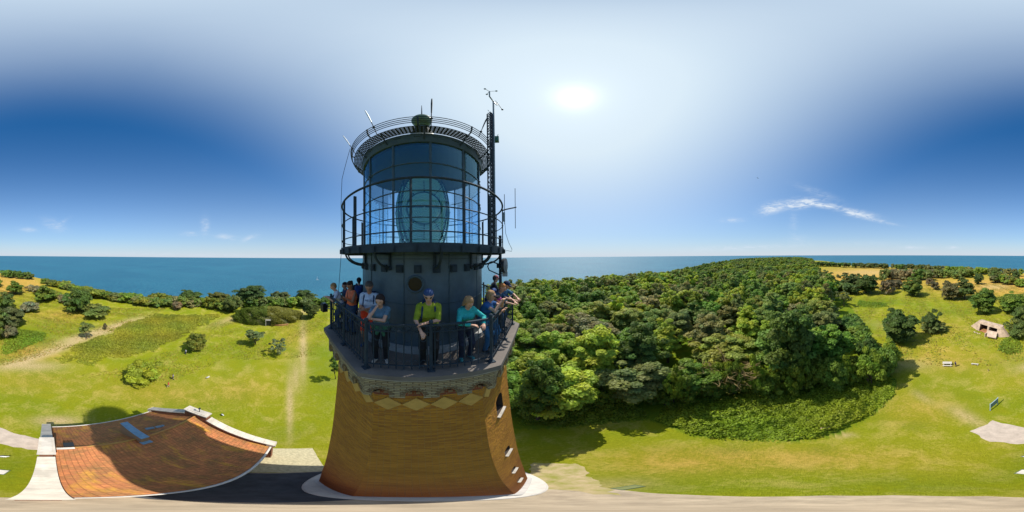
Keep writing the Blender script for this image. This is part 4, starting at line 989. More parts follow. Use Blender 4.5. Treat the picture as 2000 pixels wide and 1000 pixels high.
# fresnel lens
def lens():
    c = AX+Vector((0, 0, HC+1.55))
    root = empty('fresnel_lens', AX+Vector((0, 0, HC+.30)), 'large green glass Fresnel lens with bullseye rings inside the lantern', 'lighthouse lens')
    gm = bpy.data.materials.new('lens_glass'); gm.use_nodes = True; nt = gm.node_tree; N = nt.nodes; L = nt.links; b = N['Principled BSDF']
    b.inputs['Base Color'].default_value = (.72, 1, .84, 1); b.inputs['Roughness'].default_value = .2; b.inputs['Specular IOR Level'].default_value = .6; b.inputs['Transmission Weight'].default_value = .2; b.inputs['IOR'].default_value = 1.5
    tl = N.new('ShaderNodeBsdfTranslucent'); tl.inputs[0].default_value = (.75, 1, .88, 1); mx = N.new('ShaderNodeMixShader'); mx.inputs[0].default_value = .5
    L.new(b.outputs[0], mx.inputs[1]); L.new(tl.outputs[0], mx.inputs[2]); L.new(mx.outputs[0], N['Material Output'].inputs[0]); MATS['lens_glass'] = gm
    fm = mat('lens_frame', (.03, .09, .085), .35, metal=.3)
    a = R_(180+AAZ-4); n = Vector((math.sin(a), math.cos(a), 0)); t = Vector((0, 0, 1)).cross(n); u = Vector((0, 0, 1))
    # four panels: each a bulged shield of concentric prisms
    sm = bpy.data.materials.new('lens_body'); sm.use_nodes = True; nt = sm.node_tree; N = nt.nodes; L = nt.links; b = N['Principled BSDF']; b.inputs['Base Color'].default_value = (.30, .72, .50, 1); b.inputs['Roughness'].default_value = .15
    tc = N.new('ShaderNodeTexCoord'); wv = N.new('ShaderNodeTexWave'); wv.wave_type = 'RINGS'; wv.rings_direction = 'SPHERICAL'; wv.inputs['Scale'].default_value = 8; wv.inputs['Distortion'].default_value = 2.5; wv.inputs['Detail'].default_value = 3; L.new(tc.outputs['Object'], wv.inputs[0])
    rp = N.new('ShaderNodeValToRGB'); rp.color_ramp.elements[0].color = (.22, .55, .42, 1); rp.color_ramp.elements[1].color = (.80, 1.0, .90, 1); L.new(wv.outputs['Fac'], rp.inputs[0]); L.new(rp.outputs[0], b.inputs['Base Color'])
    bp = N.new('ShaderNodeBump'); bp.inputs['Distance'].default_value = .05; L.new(wv.outputs['Fac'], bp.inputs['Height']); L.new(bp.outputs[0], b.inputs['Normal'])
    tl = N.new('ShaderNodeBsdfTranslucent'); L.new(rp.outputs[0], tl.inputs[0]); mx = N.new('ShaderNodeMixShader'); mx.inputs[0].default_value = .75; L.new(b.outputs[0], mx.inputs[1]); L.new(tl.outputs[0], mx.inputs[2]); tp = N.new('ShaderNodeBsdfTransparent'); tp.inputs[0].default_value = (.62, 1, .84, 1); mt = N.new('ShaderNodeMixShader'); mt.inputs[0].default_value = .42; L.new(mx.outputs[0], mt.inputs[1]); L.new(tp.outputs[0], mt.inputs[2]); L.new(mt.outputs[0], N['Material Output'].inputs[0])
    gb = bpy.data.materials.new('solid_lens_glass'); gb.use_nodes = True; nt = gb.node_tree; N = nt.nodes; L = nt.links; N.remove(N['Principled BSDF']); gg = N.new('ShaderNodeBsdfGlass'); gg.inputs['Color'].default_value = (.66, 1, .86, 1); gg.inputs['IOR'].default_value = 1.22; gg.inputs['Roughness'].default_value = .03
    tc = N.new('ShaderNodeTexCoord'); wv = N.new('ShaderNodeTexWave'); wv.wave_type = 'RINGS'; wv.rings_direction = 'SPHERICAL'; wv.inputs['Scale'].default_value = 3.2; wv.inputs['Distortion'].default_value = 1.2; mp = N.new('ShaderNodeMapping'); mp.inputs['Location'].default_value = (-n.x*.9, -n.y*.9, -1.25); L.new(tc.outputs['Object'], mp.inputs[0]); L.new(mp.outputs[0], wv.inputs[0])
    bp = N.new('ShaderNodeBump'); bp.inputs['Distance'].default_value = .04; L.new(wv.outputs['Fac'], bp.inputs['Height']); L.new(bp.outputs[0], gg.inputs['Normal']); tl = N.new('ShaderNodeBsdfTranslucent'); tl.inputs[0].default_value = (.86, 1, .93, 1); L.new(bp.outputs[0], tl.inputs['Normal']); df = N.new('ShaderNodeBsdfDiffuse'); df.inputs[0].default_value = (.72, .98, .85, 1); m0 = N.new('ShaderNodeMixShader'); m0.inputs[0].default_value = .4; L.new(tl.outputs[0], m0.inputs[1]); L.new(df.outputs[0], m0.inputs[2]); m1 = N.new('ShaderNodeMixShader'); m1.inputs[0].default_value = .66; tq = N.new('ShaderNodeBsdfTransparent'); tq.inputs[0].default_value = (.74, 1, .88, 1); mq = N.new('ShaderNodeMixShader'); mq.inputs[0].default_value = .6; L.new(gg.outputs[0], mq.inputs[1]); L.new(tq.outputs[0], mq.inputs[2]); L.new(mq.outputs[0], m1.inputs[1]); L.new(m0.outputs[0], m1.inputs[2]); L.new(m1.outputs[0], N['Material Output'].inputs[0])
    mb = MB(); mb.lathe([(.001, -1.18)]+[(.80*math.cos(R_(g))**.55, 1.2*math.sin(R_(g))) for g in range(-80, 81, 8)]+[(.001, 1.19)], c, 48); mb.build('glass_body', gb, root, smooth=True)
    for side in range(4):
        ang = side*math.pi/2; n2 = n*math.cos(ang)+t*math.sin(ang); t2 = Vector((0, 0, 1)).cross(n2)
        def surf(x, z):     # bulged panel surface
            return c+t2*x+u*z+n2*(.92*math.sqrt(max(.02, 1-(x/1.25)**2*.8-(z/1.55)**2*.75)))
        mb = MB()
        for i, R in enumerate([.06, .12, .18, .24, .30, .36, .42, .47]):
            mb.tube([surf(R*math.cos(R_(g)), R*math.sin(R_(g))) for g in range(0, 360, 15)], .027, 6, closed=True)
        mb.ball(surf(0, 0), .05, 10, 6)
        mb.build('bullseye', gm, root)
        mb = MB()
        for R in [.60+.062*i for i in range(11)]:
            seg = []
            for g in range(0, 361, 5):
                x, z = R*math.cos(R_(g)), R*math.sin(R_(g))*1.05
                lim = .70*math.sqrt(max(0, 1-(z/1.25)**2*.75))
                if abs(x) <= lim and abs(z) <= 1.18: seg.append(surf(x, z))
                else:
                    if len(seg) > 2: mb.tube(seg, .024, 5)
                    seg = []
            if len(seg) > 2: mb.tube(seg, .024, 5)
        mb.build('prism_rings', gm, root)
        mb = MB(); xs = [i/8 for i in range(-8, 9)]; zs = [i/12*1.18 for i in range(-12, 13)]; P = []; Fq = []
        for z in zs:
            for x in xs: P.append(surf(x*.70*math.sqrt(1-(z/1.25)**2*.75), z)-n2*.035)
        for j in range(24):
            for i in range(16): Fq.append((j*17+i, j*17+i+1, (j+1)*17+i+1, (j+1)*17+i))
        
        mb = MB(); mb.tube([surf(.53*math.cos(R_(g)), .53*math.sin(R_(g))) for g in range(0, 360, 10)], .022, 6, closed=True)
        for g in (0, 55, 125, 180, 235, 270, 305, 90):
            p = []
            for R in (.53, .75, 1.0, 1.2):
                x, z = R*math.cos(R_(g)), R*math.sin(R_(g)); 
                if abs(x) < .72 and abs(z) < 1.2: p.append(surf(x, z))
            if len(p) > 1: mb.tube(p, .02, 5)
        mb.tube([surf(x, 0)+n2*.03 for x in (-.5, -.25, 0, .25, .5)], .015, 5)
        for s in (-1, 1): mb.tube([surf(s*.71*math.sqrt(1-(z/1.25)**2*.75), z) for z in np.linspace(-1.18, 1.18, 12)], .03, 6)
        for z in (-1.2, 1.2): mb.tube([surf(x, z) for x in np.linspace(-.38, .38, 6)], .03, 6)
        mb.build('frame', fm, root)
    mb = MB(); mb.lathe([(.95, -1.25), (.95, -1.18), (.3, -1.15)], c, 32); mb.build('base_plate', fm, root); mb = MB(); mb.lathe([(.5, 1.2), (.3, 1.32), (.02, 1.35)], c, 32); mb.build('top_plate', fm, root)
    mb = MB(); mb.lathe([(.05, -1.2), (.12, -.2), (.16, 0), (.12, .2), (.05, .5)], c, 16); mb.build('lamp', mat('lamp_body', (.35, .42, .38), .3), root)
lens()

# ================================================================== MAST, AERIALS AND OTHER GEAR ON THE TOWER
GREY = mat('galvanised', (.20, .26, .28), .45, metal=.4, noise=.2)
WHP = mat('white_plastic', (.75, .77, .78), .4)
def loc(x, d, z): v = Dst(x, 500, d); return Vector((v.x, v.y, HC+z))
def gear():
    b = loc(960, 4.35, .26); root = empty('antenna_mast', b, 'tall latticed antenna mast rising from the upper gallery on the right', 'mast')
    mb = MB(); rad = (b-AX); rad.z = 0; rad.normalize(); t = Vector((0, 0, 1)).cross(rad)
    H = 5.0; cs = [b+t*.085+rad*.03, b-t*.085+rad*.03, b-rad*.09]
    for c in cs: mb.tube([c, c+Vector((0, 0, H))], .02, 6)
    n = 34
    for i in range(n):
        z0, z1 = H*i/n, H*(i+1)/n
        for q in range(3):
            a, c = cs[q], cs[(q+1) % 3]
            mb.bar(a+Vector((0, 0, z0)), c+Vector((0, 0, z1)), .012); mb.bar(a+Vector((0, 0, z1)), c+Vector((0, 0, z1)), .012)
    for i in range(26):
        z = .3+i*.19; mb.tube([b-t*.09+Vector((0, 0, z)), b-t*.17+Vector((0, 0, z))], .008, 4); mb.tube([b+t*.09+Vector((0, 0, z+.08)), b+t*.17+Vector((0, 0, z+.08))], .008, 4)
    mb.build('lattice', IRON, root)
    mb = MB()
    for q in range(5): mb.tube([b+t*(.02*q-.04)+rad*.05+Vector((0, 0, H*f/8)) for f in range(9)], .011, 5)
    mb.build('cables', mat('cable_black', (.02, .02, .025), .5), root)
    mb = MB(); b2 = b+t*.0+rad*.12; b2 = loc(966.5, 4.42, .26); mb.tube([b2, b2+Vector((0, 0, 6.0))], .026, 8)
    for z in (1.2, 2.6, 4.2): mb.bar(b2+Vector((0, 0, z)), b+Vector((0, 0, z)), .03)
    mb.build('pole', GREY, root)
    # anemometer fork
    top = b2+Vector((0, 0, 5.95)); mb = MB()
    e1 = top-t*.28+Vector((0, 0, .05)); e2 = top+t*.30+Vector((0, 0, .12))
    if to_px(np.array([e1]))[0][0] > to_px(np.array([e2]))[0][0]: e1, e2 = e2, e1
    mb.tube([e1+Vector((0, 0, .45)), e1, top, e2, e2+Vector((0, 0, .18))], .02, 6)
    mb.build('fork', GREY, root)
    mb = MB(); a = e1+Vector((0, 0, .45))
    for g in (0, 120, 240):
        d = Vector((math.cos(R_(g)), math.sin(R_(g)), 0)); mb.tube([a, a+d*.16], .008, 4); mb.ball(a+d*.18, .035, 8, 6)
    mb.build('cup_wheel', GREY, root)
    mb = MB(); a = e2+Vector((0, 0, .2)); mb.tube([a-t*.12, a+(e2-e1).normalized()*.5], .01, 5); q = a+(e2-e1).normalized()*.52; mb.ball(q, .04, 8, 6); mb.build('wind_vane', IRON, root)
    mb = MB(); q = b2+Vector((0, 0, 3.75)); o = (e2-e1).normalized(); mb.box(q+o*.18, (.16, .14, .22)); mb.bar(q, q+o*.2, .03); mb.tube([q+o*.2, q+o*.36+Vector((0, 0, .4))], .01, 5); mb.build('sensor_box', mat('sensor_green', (.05, .16, .13), .5), root)
    # microwave dish and its pole
    pb = loc(977, 4.95, -2.45); r2 = empty('dish_antenna', pb, 'dark round dish antenna on a steel pole above the men at the right rail', 'dish antenna')
    mb = MB(); mb.tube([pb, pb+Vector((0, 0, 3.1))], .045, 8); mb.box(pb+Vector((0, 0, .02)), (.2, .2, .03)); mb.build('pole', IRON, r2)
    c = loc(979, 4.85, -.26); dn = (loc(1010, 5.0, -.26)-c).normalized(); s_ = Vector((0, 0, 1)).cross(dn).normalized(); dn = (dn*.8-s_*.0+(Vector((0, 0, HC))-Vector((c.x, c.y, HC))).normalized()*.45).normalized(); s_ = Vector((0, 0, 1)).cross(dn).normalized(); u = dn.cross(s_)
    mb = MB(); P = []; F = []; K = 20
    for j, (rr, dd) in enumerate([(.02, -.02), (.10, -.01), (.2, .04), (.22, .06), (.22, .14), (.02, .15)]):
        for k in range(K): g = 2*math.pi*k/K; P.append(c+dn*dd+(s_*math.cos(g)+u*math.sin(g))*rr)
    for j in range(5):
        for k in range(K): F.append((j*K+k, (j+1)*K+k, (j+1)*K+(k+1) % K, j*K+(k+1) % K))
    mb.poly(P, F); mb.build('dish', mat('radome', (.03, .035, .04), .4), r2, smooth=True)
    mb = MB(); mb.box(c-dn*.08, (.12, .12, .14)); mb.tube([c-dn*.1+Vector((0, 0, .05)), c-dn*.3+Vector((0, 0, .12))]+[c-dn*.3-dn*.14*math.sin(R_(g))+Vector((0, 0, .12-.15*(1-math.cos(R_(g))))) for g in (40, 90, 140, 180)]+[c-Vector((0, 0, .3))], .02, 6); mb.build('waveguide', IRON, r2)
    mb = MB(); q = loc(986, 5.0, -.52); mb.box(q, (.16, .1, .16)); mb.bar(pb+Vector((0, 0, 1.95)), q, .03); mb.build('junction_box', mat('box_grey', (.3, .36, .4), .5), r2)
    # dipole aerial outside the upper rail
    a = loc(986, 5.2, 1.55); r3 = empty('dipole_aerial', a, 'thin double-rod dipole aerial sticking out to the right of the upper rail', 'aerial')
    b = loc(1009, 5.35, 1.68); mb = MB(); mb.tube([loc(982, 5.15, 1.5), a, b], .022, 6); mb.build('boom', IRON, r3)
    for q, z0, z1 in ((loc(1007, 5.33, 1.66), -.72, .72), (loc(986, 5.2, 1.6), -.55, .5)):
        mb = MB(); mb.tube([q+Vector((0, 0, z0)), q+Vector((0, 0, z1))], .01, 5); mb.build('rod', IRON, r3)
    mb = MB(); mb.box(loc(984.5, 5.2, 1.3), (.08, .08, .3)); mb.tube([loc(986, 5.2, 1.2), loc(988, 5.2, .75), loc(994, 5.25, .45), loc(1000, 5.3, .25), loc(999, 5.3, .18), loc(990, 5.2, .2), loc(983, 5.1, .16)], .008, 5); mb.build('feed_cable', GREY, r3)
    # rods clamped to the roof railing
    for (x0, y0, d0), (x1, y1, d1), lab, m in [
        ((842, 247, 3.40), (843.5, 193, 3.36), 'slim dark vertical rod aerial at the centre of the roof railing', IRON),
        ((736, 262, 4.0), (713, 216, 4.1), 'longer white whip aerial leaning left from the roof railing', WHP),
        ((694, 300, 5.0), (670, 265, 5.25), 'shorter white whip aerial at the far left of the roof railing', WHP),
        ((935, 268, 4.3), (952, 229, 4.4), 'dark rod aerial leaning right towards the lattice mast', IRON)]:
        p0 = Dst(x0, y0, d0); p1 = Dst(x1, y1, d1); r = empty('whip_aerial', p0, lab, 'aerial')
        mb = MB(); mb.tube([p0, p0.lerp(p1, .45)], .012, 6); mb.ball(p0.lerp(p1, .25), .04, 8, 6); mb.build('clamp_rod', IRON, r)
        mb = MB(); mb.tube([p0.lerp(p1, .45), p0.lerp(p1, .8), p1], [.016, .022, .014], 6); mb.build('whip', m, r)
    mb = MB(); mb.tube([Dst(684, 290, 5.1), Dst(668, 350, 5.2), Dst(666, 400, 5.2), Dst(667.5, 480, 5.2), Dst(664, 530, 5.3), Dst(661, 570, 5.4)], .008, 4)
    tag(mb.build('hanging_cable', mat('cable_black', (.02, .02, .025), .5), origin=Dst(666, 400, 5.2)), 'thin dark cable hanging from the roof down the left side of the lantern', 'cable')
    # black lamp on an arm left of the lower rail
    q = Dst(633, 601, 5.5); e = Dst(659, 606, 5.25); r4 = empty('floodlight', q, 'black floodlight on a steel arm outside the left gallery rail', 'floodlight')
    v = (q-e).normalized(); mb = MB(); mb.box(q, (.22, .17, .26)); mb.box(q+Vector((0, 0, .15)), (.15, .12, .05)); mb.build('housing', mat('black_plastic', (.015, .017, .022), .35), r4)
    mb = MB(); mb.tube([q, e], .02, 6); mb.tube([e+Vector((0, 0, .1)), e+(e-q)*.1, e-Vector((0, 0, .3)), e-Vector((0, 0, .85)), e-Vector((0, 0, .95))+(e-q)*.3], .028, 8); mb.build('arm', GREY, r4)
gear()

# ================================================================== THE HOUSE BELOW
HU = Vector((.958, -.285, 0)); HW = Vector((-.285, -.958, 0))
def hp(u, w, z): return HU*u+HW*w+Vector((0, 0, z))
def house():
    c = hp(-4.8, 7.1, 0); root = empty('keepers_house', c, 'low brick house with orange pantile roof and pale gable copings at the tower foot', 'house')
    tm = bpy.data.materials.new('pantiles'); tm.use_nodes = True; nt = tm.node_tree; N = nt.nodes; L = nt.links; b = N['Principled BSDF']; b.inputs['Roughness'].default_value = .75; b.inputs['Specular IOR Level'].default_value = .3
    uv = N.new('ShaderNodeUVMap'); br = N.new('ShaderNodeTexBrick'); br.offset = 0; br.inputs['Scale'].default_value = 1; br.inputs['Brick Width'].default_value = .21; br.inputs['Row Height'].default_value = .29; br.inputs['Mortar Size'].default_value = .012; br.inputs['Mortar Smooth'].default_value = .6
    br.inputs['Color1'].default_value = (.58, .21, .075, 1); br.inputs['Color2'].default_value = (.42, .15, .06, 1); br.inputs['Mortar'].default_value = (.30, .11, .045, 1); L.new(uv.outputs[0], br.inputs['Vector'])
    def nz(sc, d, st=(1, 1, 1)):
        mp = N.new('ShaderNodeMapping'); mp.inputs['Scale'].default_value = st; L.new(uv.outputs[0], mp.inputs[0]); n = N.new('ShaderNodeTexNoise'); n.inputs['Scale'].default_value = sc; n.inputs['Detail'].default_value = d; n.inputs['Roughness'].default_value = .7; L.new(mp.outputs[0], n.inputs[0]); return n.outputs[0]
    def mr(v, a, b_, c_=0, d_=1):
        n = N.new('ShaderNodeMapRange'); n.inputs[1].default_value = a; n.inputs[2].default_value = b_; n.inputs[3].default_value = c_; n.inputs[4].default_value = d_; L.new(v, n.inputs[0]); return n.outputs[0]
    m1 = N.new('ShaderNodeMixRGB'); m1.inputs[2].default_value = (.19, .12, .045, 1); L.new(mr(nz(.9, 8), .42, .66, 0, .85), m1.inputs[0]); L.new(br.outputs[0], m1.inputs[1])
    m2 = N.new('ShaderNodeMixRGB'); m2.inputs[2].default_value = (.62, .33, .04, 1); L.new(mr(nz(.8, 6, (1, .3, 1)), .54, .66, 0, .8), m2.inputs[0]); L.new(m1.outputs[0], m2.inputs[1])
    m3 = N.new('ShaderNodeMixRGB'); m3.blend_type = 'MULTIPLY'; m3.inputs[0].default_value = .6; L.new(m2.outputs[0], m3.inputs[1]); L.new(mr(nz(7, 6), .3, .7, .55, 1.3), m3.inputs[2]); L.new(m3.outputs[0], b.inputs['Base Color'])
    wv = N.new('ShaderNodeTexWave'); wv.inputs['Scale'].default_value = 1.31; mp = N.new('ShaderNodeMapping'); L.new(uv.outputs[0], mp.inputs[0]); L.new(mp.outputs[0], wv.inputs[0])
    ad = N.new('ShaderNodeMath'); ad.operation = 'SUBTRACT'; L.new(wv.outputs['Fac'], ad.inputs[0]); L.new(br.outputs['Fac'], ad.inputs[1])
    bp = N.new('ShaderNodeBump'); bp.inputs['Strength'].default_value = .7; bp.inputs['Distance'].default_value = .03; L.new(ad.outputs[0], bp.inputs['Height']); L.new(bp.outputs[0], b.inputs['Normal'])
    MATS['pantiles'] = tm
    u0, u1 = -9.25, -.42; we, wr, wf = 1.86, 7.1, 12.35; ze, zr_ = 5.0, 9.3
    def slope(w_a, z_a, w_b, z_b):
        mb = MB(); n = 14; L_ = math.hypot(w_b-w_a, z_b-z_a)
        for i in range(n):
            f0, f1 = i/n, (i+1)/n
            def P(u, f, d=0): sag = -.10*math.sin(f*math.pi); return hp(u, w_a+(w_b-w_a)*f, z_a+(z_b-z_a)*f+sag+d)
            mb.face([P(u0, f0), P(u1, f0), P(u1, f1), P(u0, f1)], [(u0, f0*L_), (u1, f0*L_), (u1, f1*L_), (u0, f1*L_)])
            mb.face([P(u0, f0, -.14), P(u0, f1, -.14), P(u1, f1, -.14), P(u1, f0, -.14)])
            if i == 0: mb.face([P(u0, 0), P(u0, 0, -.14), P(u1, 0, -.14), P(u1, 0)], [(u0, 0), (u0, .1), (u1, .1), (u1, 0)])
        return mb
    rf = slope(we, ze, wr, zr_).build('roof', tm, root); slope(wf, ze, wr, zr_).build('roof', tm, root)
    mb = MB(); 
    for i in range(22): a = u0+(u1-u0)*i/22; mb.tube([hp(a, wr, zr_+.02), hp(a+(u1-u0)/22, wr, zr_+.03)], .10, 8)
    mb.build('ridge_tiles', mat('ridge_clay', (.42, .27, .06), .8, noise=.5, nscale=2, col2=(.40, .14, .05)), rf, origin=root.location)
    mb = MB(); mb.tube([hp(u0-.4, we-.08, ze-.06), hp(u1+.6, we-.08, ze-.06)], .075, 8); mb.build('gutter', WHITE, root)
    mb = MB(); mb.bar(hp(u0-.3, we+.10, ze-.22), hp(u1+.3, we+.10, ze-.22), .05, .22); mb.build('fascia', mat('fascia_pink', (.45, .22, .16), .7), root)
    mb = MB(); mb.tube([hp(u0-.4, wf+.08, ze-.06), hp(u1+.6, wf+.08, ze-.06)], .075, 8); mb.build('gutter', WHITE, root)
    HB = brick_mat('house_brick', (.34, .13, .07), (.26, .09, .05), (.3, .24, .18))
    mb = MB(); a, b2, c2, d2 = (u0-.35, we+.35), (u1+.35, we+.35), (u1+.35, wf-.35), (u0-.35, wf-.35); P = [a, b2, c2, d2]
    for i in range(4):
        p, q = P[i], P[(i+1) % 4]; l = math.hypot(p[0]-q[0], p[1]-q[1]); mb.face([hp(p[0], p[1], -.1), hp(q[0], q[1], -.1), hp(q[0], q[1], 4.95), hp(p[0], p[1], 4.95)], [(0, 0), (l, 0), (l, 5), (0, 5)])
    mb.build('wall', HB, root)
    cop = mat('coping_stone', (.56, .50, .42), .8, noise=.25, nscale=1.4, bump=.3, bscale=12); 
    for s, ua, ub in ((1, u1, u1+.62), (-1, u0-.62, u0)):
        prof = [(we-.15, 4.9), (we-.15, 5.35), (wr-.95, 9.1), (wr-.95, 9.95), (wr+.95, 9.95), (wr+.95, 9.1), (wf+.15, 5.35), (wf+.15, 4.9)]
        mb = MB(); n = len(prof); A = [hp(ua+.04, w, z) for w, z in prof]; B = [hp(ub-.04, w, z) for w, z in prof]
        lo = [(we-.15, 0), (wf+.15, 0)]
        A = [hp(ua+.04, wf+.1, 0), hp(ua+.04, we-.1, 0)]+A; B = [hp(ub-.04, wf+.1, 0), hp(ub-.04, we-.1, 0)]+B; n += 2
        mb.face(A, [(p.dot(HW), p.z) for p in A]); mb.face(B[::-1], [(p.dot(HW), p.z) for p in B[::-1]])
        for i in range(n): j = (i+1) % n; mb.face([A[i], B[i], B[j], A[j]], [(0, 0), (.55, 0), (.55, 1), (0, 1)])
        gb = mb.build('gable_parapet', HB, root)
        mb = MB(); um = (ua+ub)/2; wd = ub-ua+.06
        for (w0, z0), (w1, z1) in (((we-.25, 5.32), (wr-.98, 9.2)), ((wf+.25, 5.32), (wr+.98, 9.2))):
            k = 7
            for i in range(k):
                f0, f1 = i/k, (i+.985)/k; mb.bar(hp(um, w0+(w1-w0)*f0, z0+(z1-z0)*f0+.06+.004*(i % 2)), hp(um, w0+(w1-w0)*f1, z0+(z1-z0)*f1+.06+.004*(i % 2)), wd, .13)
        mb.box(hp(um, wr, 10.02), (wd+.06, 2.05, .16), (HU, HW, Vector((0, 0, 1)))); mb.box(hp(um, wr, 10.12), (wd-.2, 1.6, .10), (HU, HW, Vector((0, 0, 1))))
        for w in (we-.1, wf+.1): mb.box(hp(um, w, 5.2), (wd+.02, .5, .42), (HU, HW, Vector((0, 0, 1))))
        mb.build('coping', cop, gb, origin=root.location)
    # long chimney across the ridge
    ch = MB(); U = (HU, HW, Vector((0, 0, 1))); ch.box(hp(-4.7, 7.75, 9.2), (.46, 2.3, 2.0), U); cc = ch.build('chimney', REDBR, root)
    ch = MB(); ch.box(hp(-4.7, 7.75, 10.25), (.50, 2.36, .10), U); ch.box(hp(-4.7, 6.5, 9.25), (.6, .35, .10), U); ch.build('cap', mat('shaded_coping_blue', (.16, .27, .36), .5, noise=.2), cc, origin=root.location)  # blue-grey colour paints in the shade on the chimney's top
    sk = MB(); a = G(284, 838, 8.75); b_ = G(321, 831, 8.55); sk.bar(a, a.lerp(b_, .45), .28, .05); sk.bar(a.lerp(b_, .52), b_, .28, .05); sk.build('roof_tread', GREY, rf, origin=root.location)
    q = MB(); q.box(hp(-1.15, 7.55, 9.12), (.5, .5, .3), U); q.build('roof_hatch', DARK, root); q = MB(); q.bar(hp(-1.35, 7.0, 9.44), hp(-.55, 7.0, 9.44), .2, .06); q.build('ridge_plate', WHITE, root)
    q = MB(); p = hp(u0-.3, 6.9, 10.1); q.tube([p, p+Vector((0, 0, .7))], .03, 6); q.box(p+Vector((0, 0, .75)), (.2, .14, .08)); q.build('lamp', DARK, root)
house()

# ================================================================== SMALL THINGS ON THE LAND
def bunker():
    A = G(1908, 645); B = G(1953, 659); A.z = B.z = float(zg(A.x, A.y)); t = (B-A).normalized(); L_ = (B-A).length; up = Vector((0, 0, 1)); bk = t.cross(up)
    if bk.dot(Vector((A.x, A.y, 0))) < 0: bk = -bk
    root = empty('concrete_bunker', A, 'half-buried pale concrete bunker with two square openings in the meadow slope', 'bunker')
    cm = mat('bunker_concrete', (.50, .37, .27), .9, noise=.35, nscale=.9, bump=.4, bscale=4); inn = mat('bunker_inside', (.07, .045, .035), .9); fl = mat('bunker_floor', (.40, .17, .08), .9, noise=.3)
    def p(s, d, z): return A+t*s+bk*d+up*z
    H = 3.5; sl = .28; mb = MB()
    op = [(.9, 3.9), (4.6, 7.6)]
    def f(a, b): # front wall strip s a..b, full height
        mb.poly([p(a, 0, 0), p(b, 0, 0), p(b, H*sl, H), p(a, H*sl, H), p(a, .5, 0), p(b, .5, 0), p(b, 2.6, H), p(a, 2.6, H)], [(0, 1, 2, 3), (3, 2, 6, 7), (0, 3, 7, 4), (1, 5, 6, 2), (4, 7, 6, 5)])
    f(-.1, .9); f(3.9, 4.6); f(7.6, 9.0)
    for a, b in op: mb.poly([p(a, 2.6*sl, 2.6), p(b, 2.6*sl, 2.6), p(b, H*sl, H), p(a, H*sl, H), p(a, 2.6, H), p(b, 2.6, H), p(a, 2.6, 2.6), p(b, 2.6, 2.6)], [(0, 1, 2, 3), (3, 2, 5, 4), (0, 6, 7, 1)])
    mb.poly([p(-.1, 0, 0), p(-.1, H*sl, H), p(-3.9, 1.2, .1), p(-.1, 1.6, H), p(-3.9, 2.4, .1), p(-.1, 3, 0)], [(0, 1, 2), (1, 3, 4, 2), (3, 5, 4)])
    mb.poly([p(9, 0, 0), p(9, H*sl, H), p(11.2, 1.4, .2), p(9, 1.8, H), p(11.2, 2.4, .2)], [(0, 2, 1), (1, 2, 4, 3)])
    mb.build('front_wall', cm, root)
    for a, b in op:
        q = MB(); q.poly([p(a, .05, .02), p(b, .05, .02), p(b, 3.5, .02), p(a, 3.5, .02), p(a, .72, 2.6), p(b, .72, 2.6), p(b, 3.5, 2.6), p(a, 3.5, 2.6)], [(0, 3, 7, 4), (1, 5, 6, 2), (3, 2, 6, 7), (4, 7, 6, 5)]); ch = q.build('chamber', inn, root)
        q = MB(); q.face([p(a, 0, .05), p(b, 0, .05), p(b, 3.4, .05), p(a, 3.4, .05)]); q.build('floor', fl, ch, origin=root.location)
    q = MB(); c = p(7.1, -1.6, .9); q.poly([p(4.8, -.3, 1.75), p(8.2, -.2, 1.9), p(9.2, -2.4, .95), p(6.3, -2.9, .95), p(4.8, -.3, 1.55), p(8.2, -.2, 1.7), p(9.2, -2.4, .75), p(6.3, -2.9, .75)], [(0, 3, 2, 1), (4, 5, 6, 7), (0, 4, 7, 3), (3, 7, 6, 2), (2, 6, 5, 1)]); q.box(p(5.3, -1.4, .7), (.3, 2.2, 1.4), (t, bk, up)); q.build('canopy_slab', cm, root)
    q = MB()
    for i in range(5): q.box(p(.3+i*.55, -1.6-.3*(i % 2), .06), (.5, .35, .12), ((t+bk*.3*i).normalized(), up.cross((t+bk*.3*i).normalized()), up))
    tag(q.build('rubble', cm, origin=p(1.5, -1.6, 0)), 'broken pale slabs lying in the grass before the bunker', 'rubble', kind='stuff')
bunker()
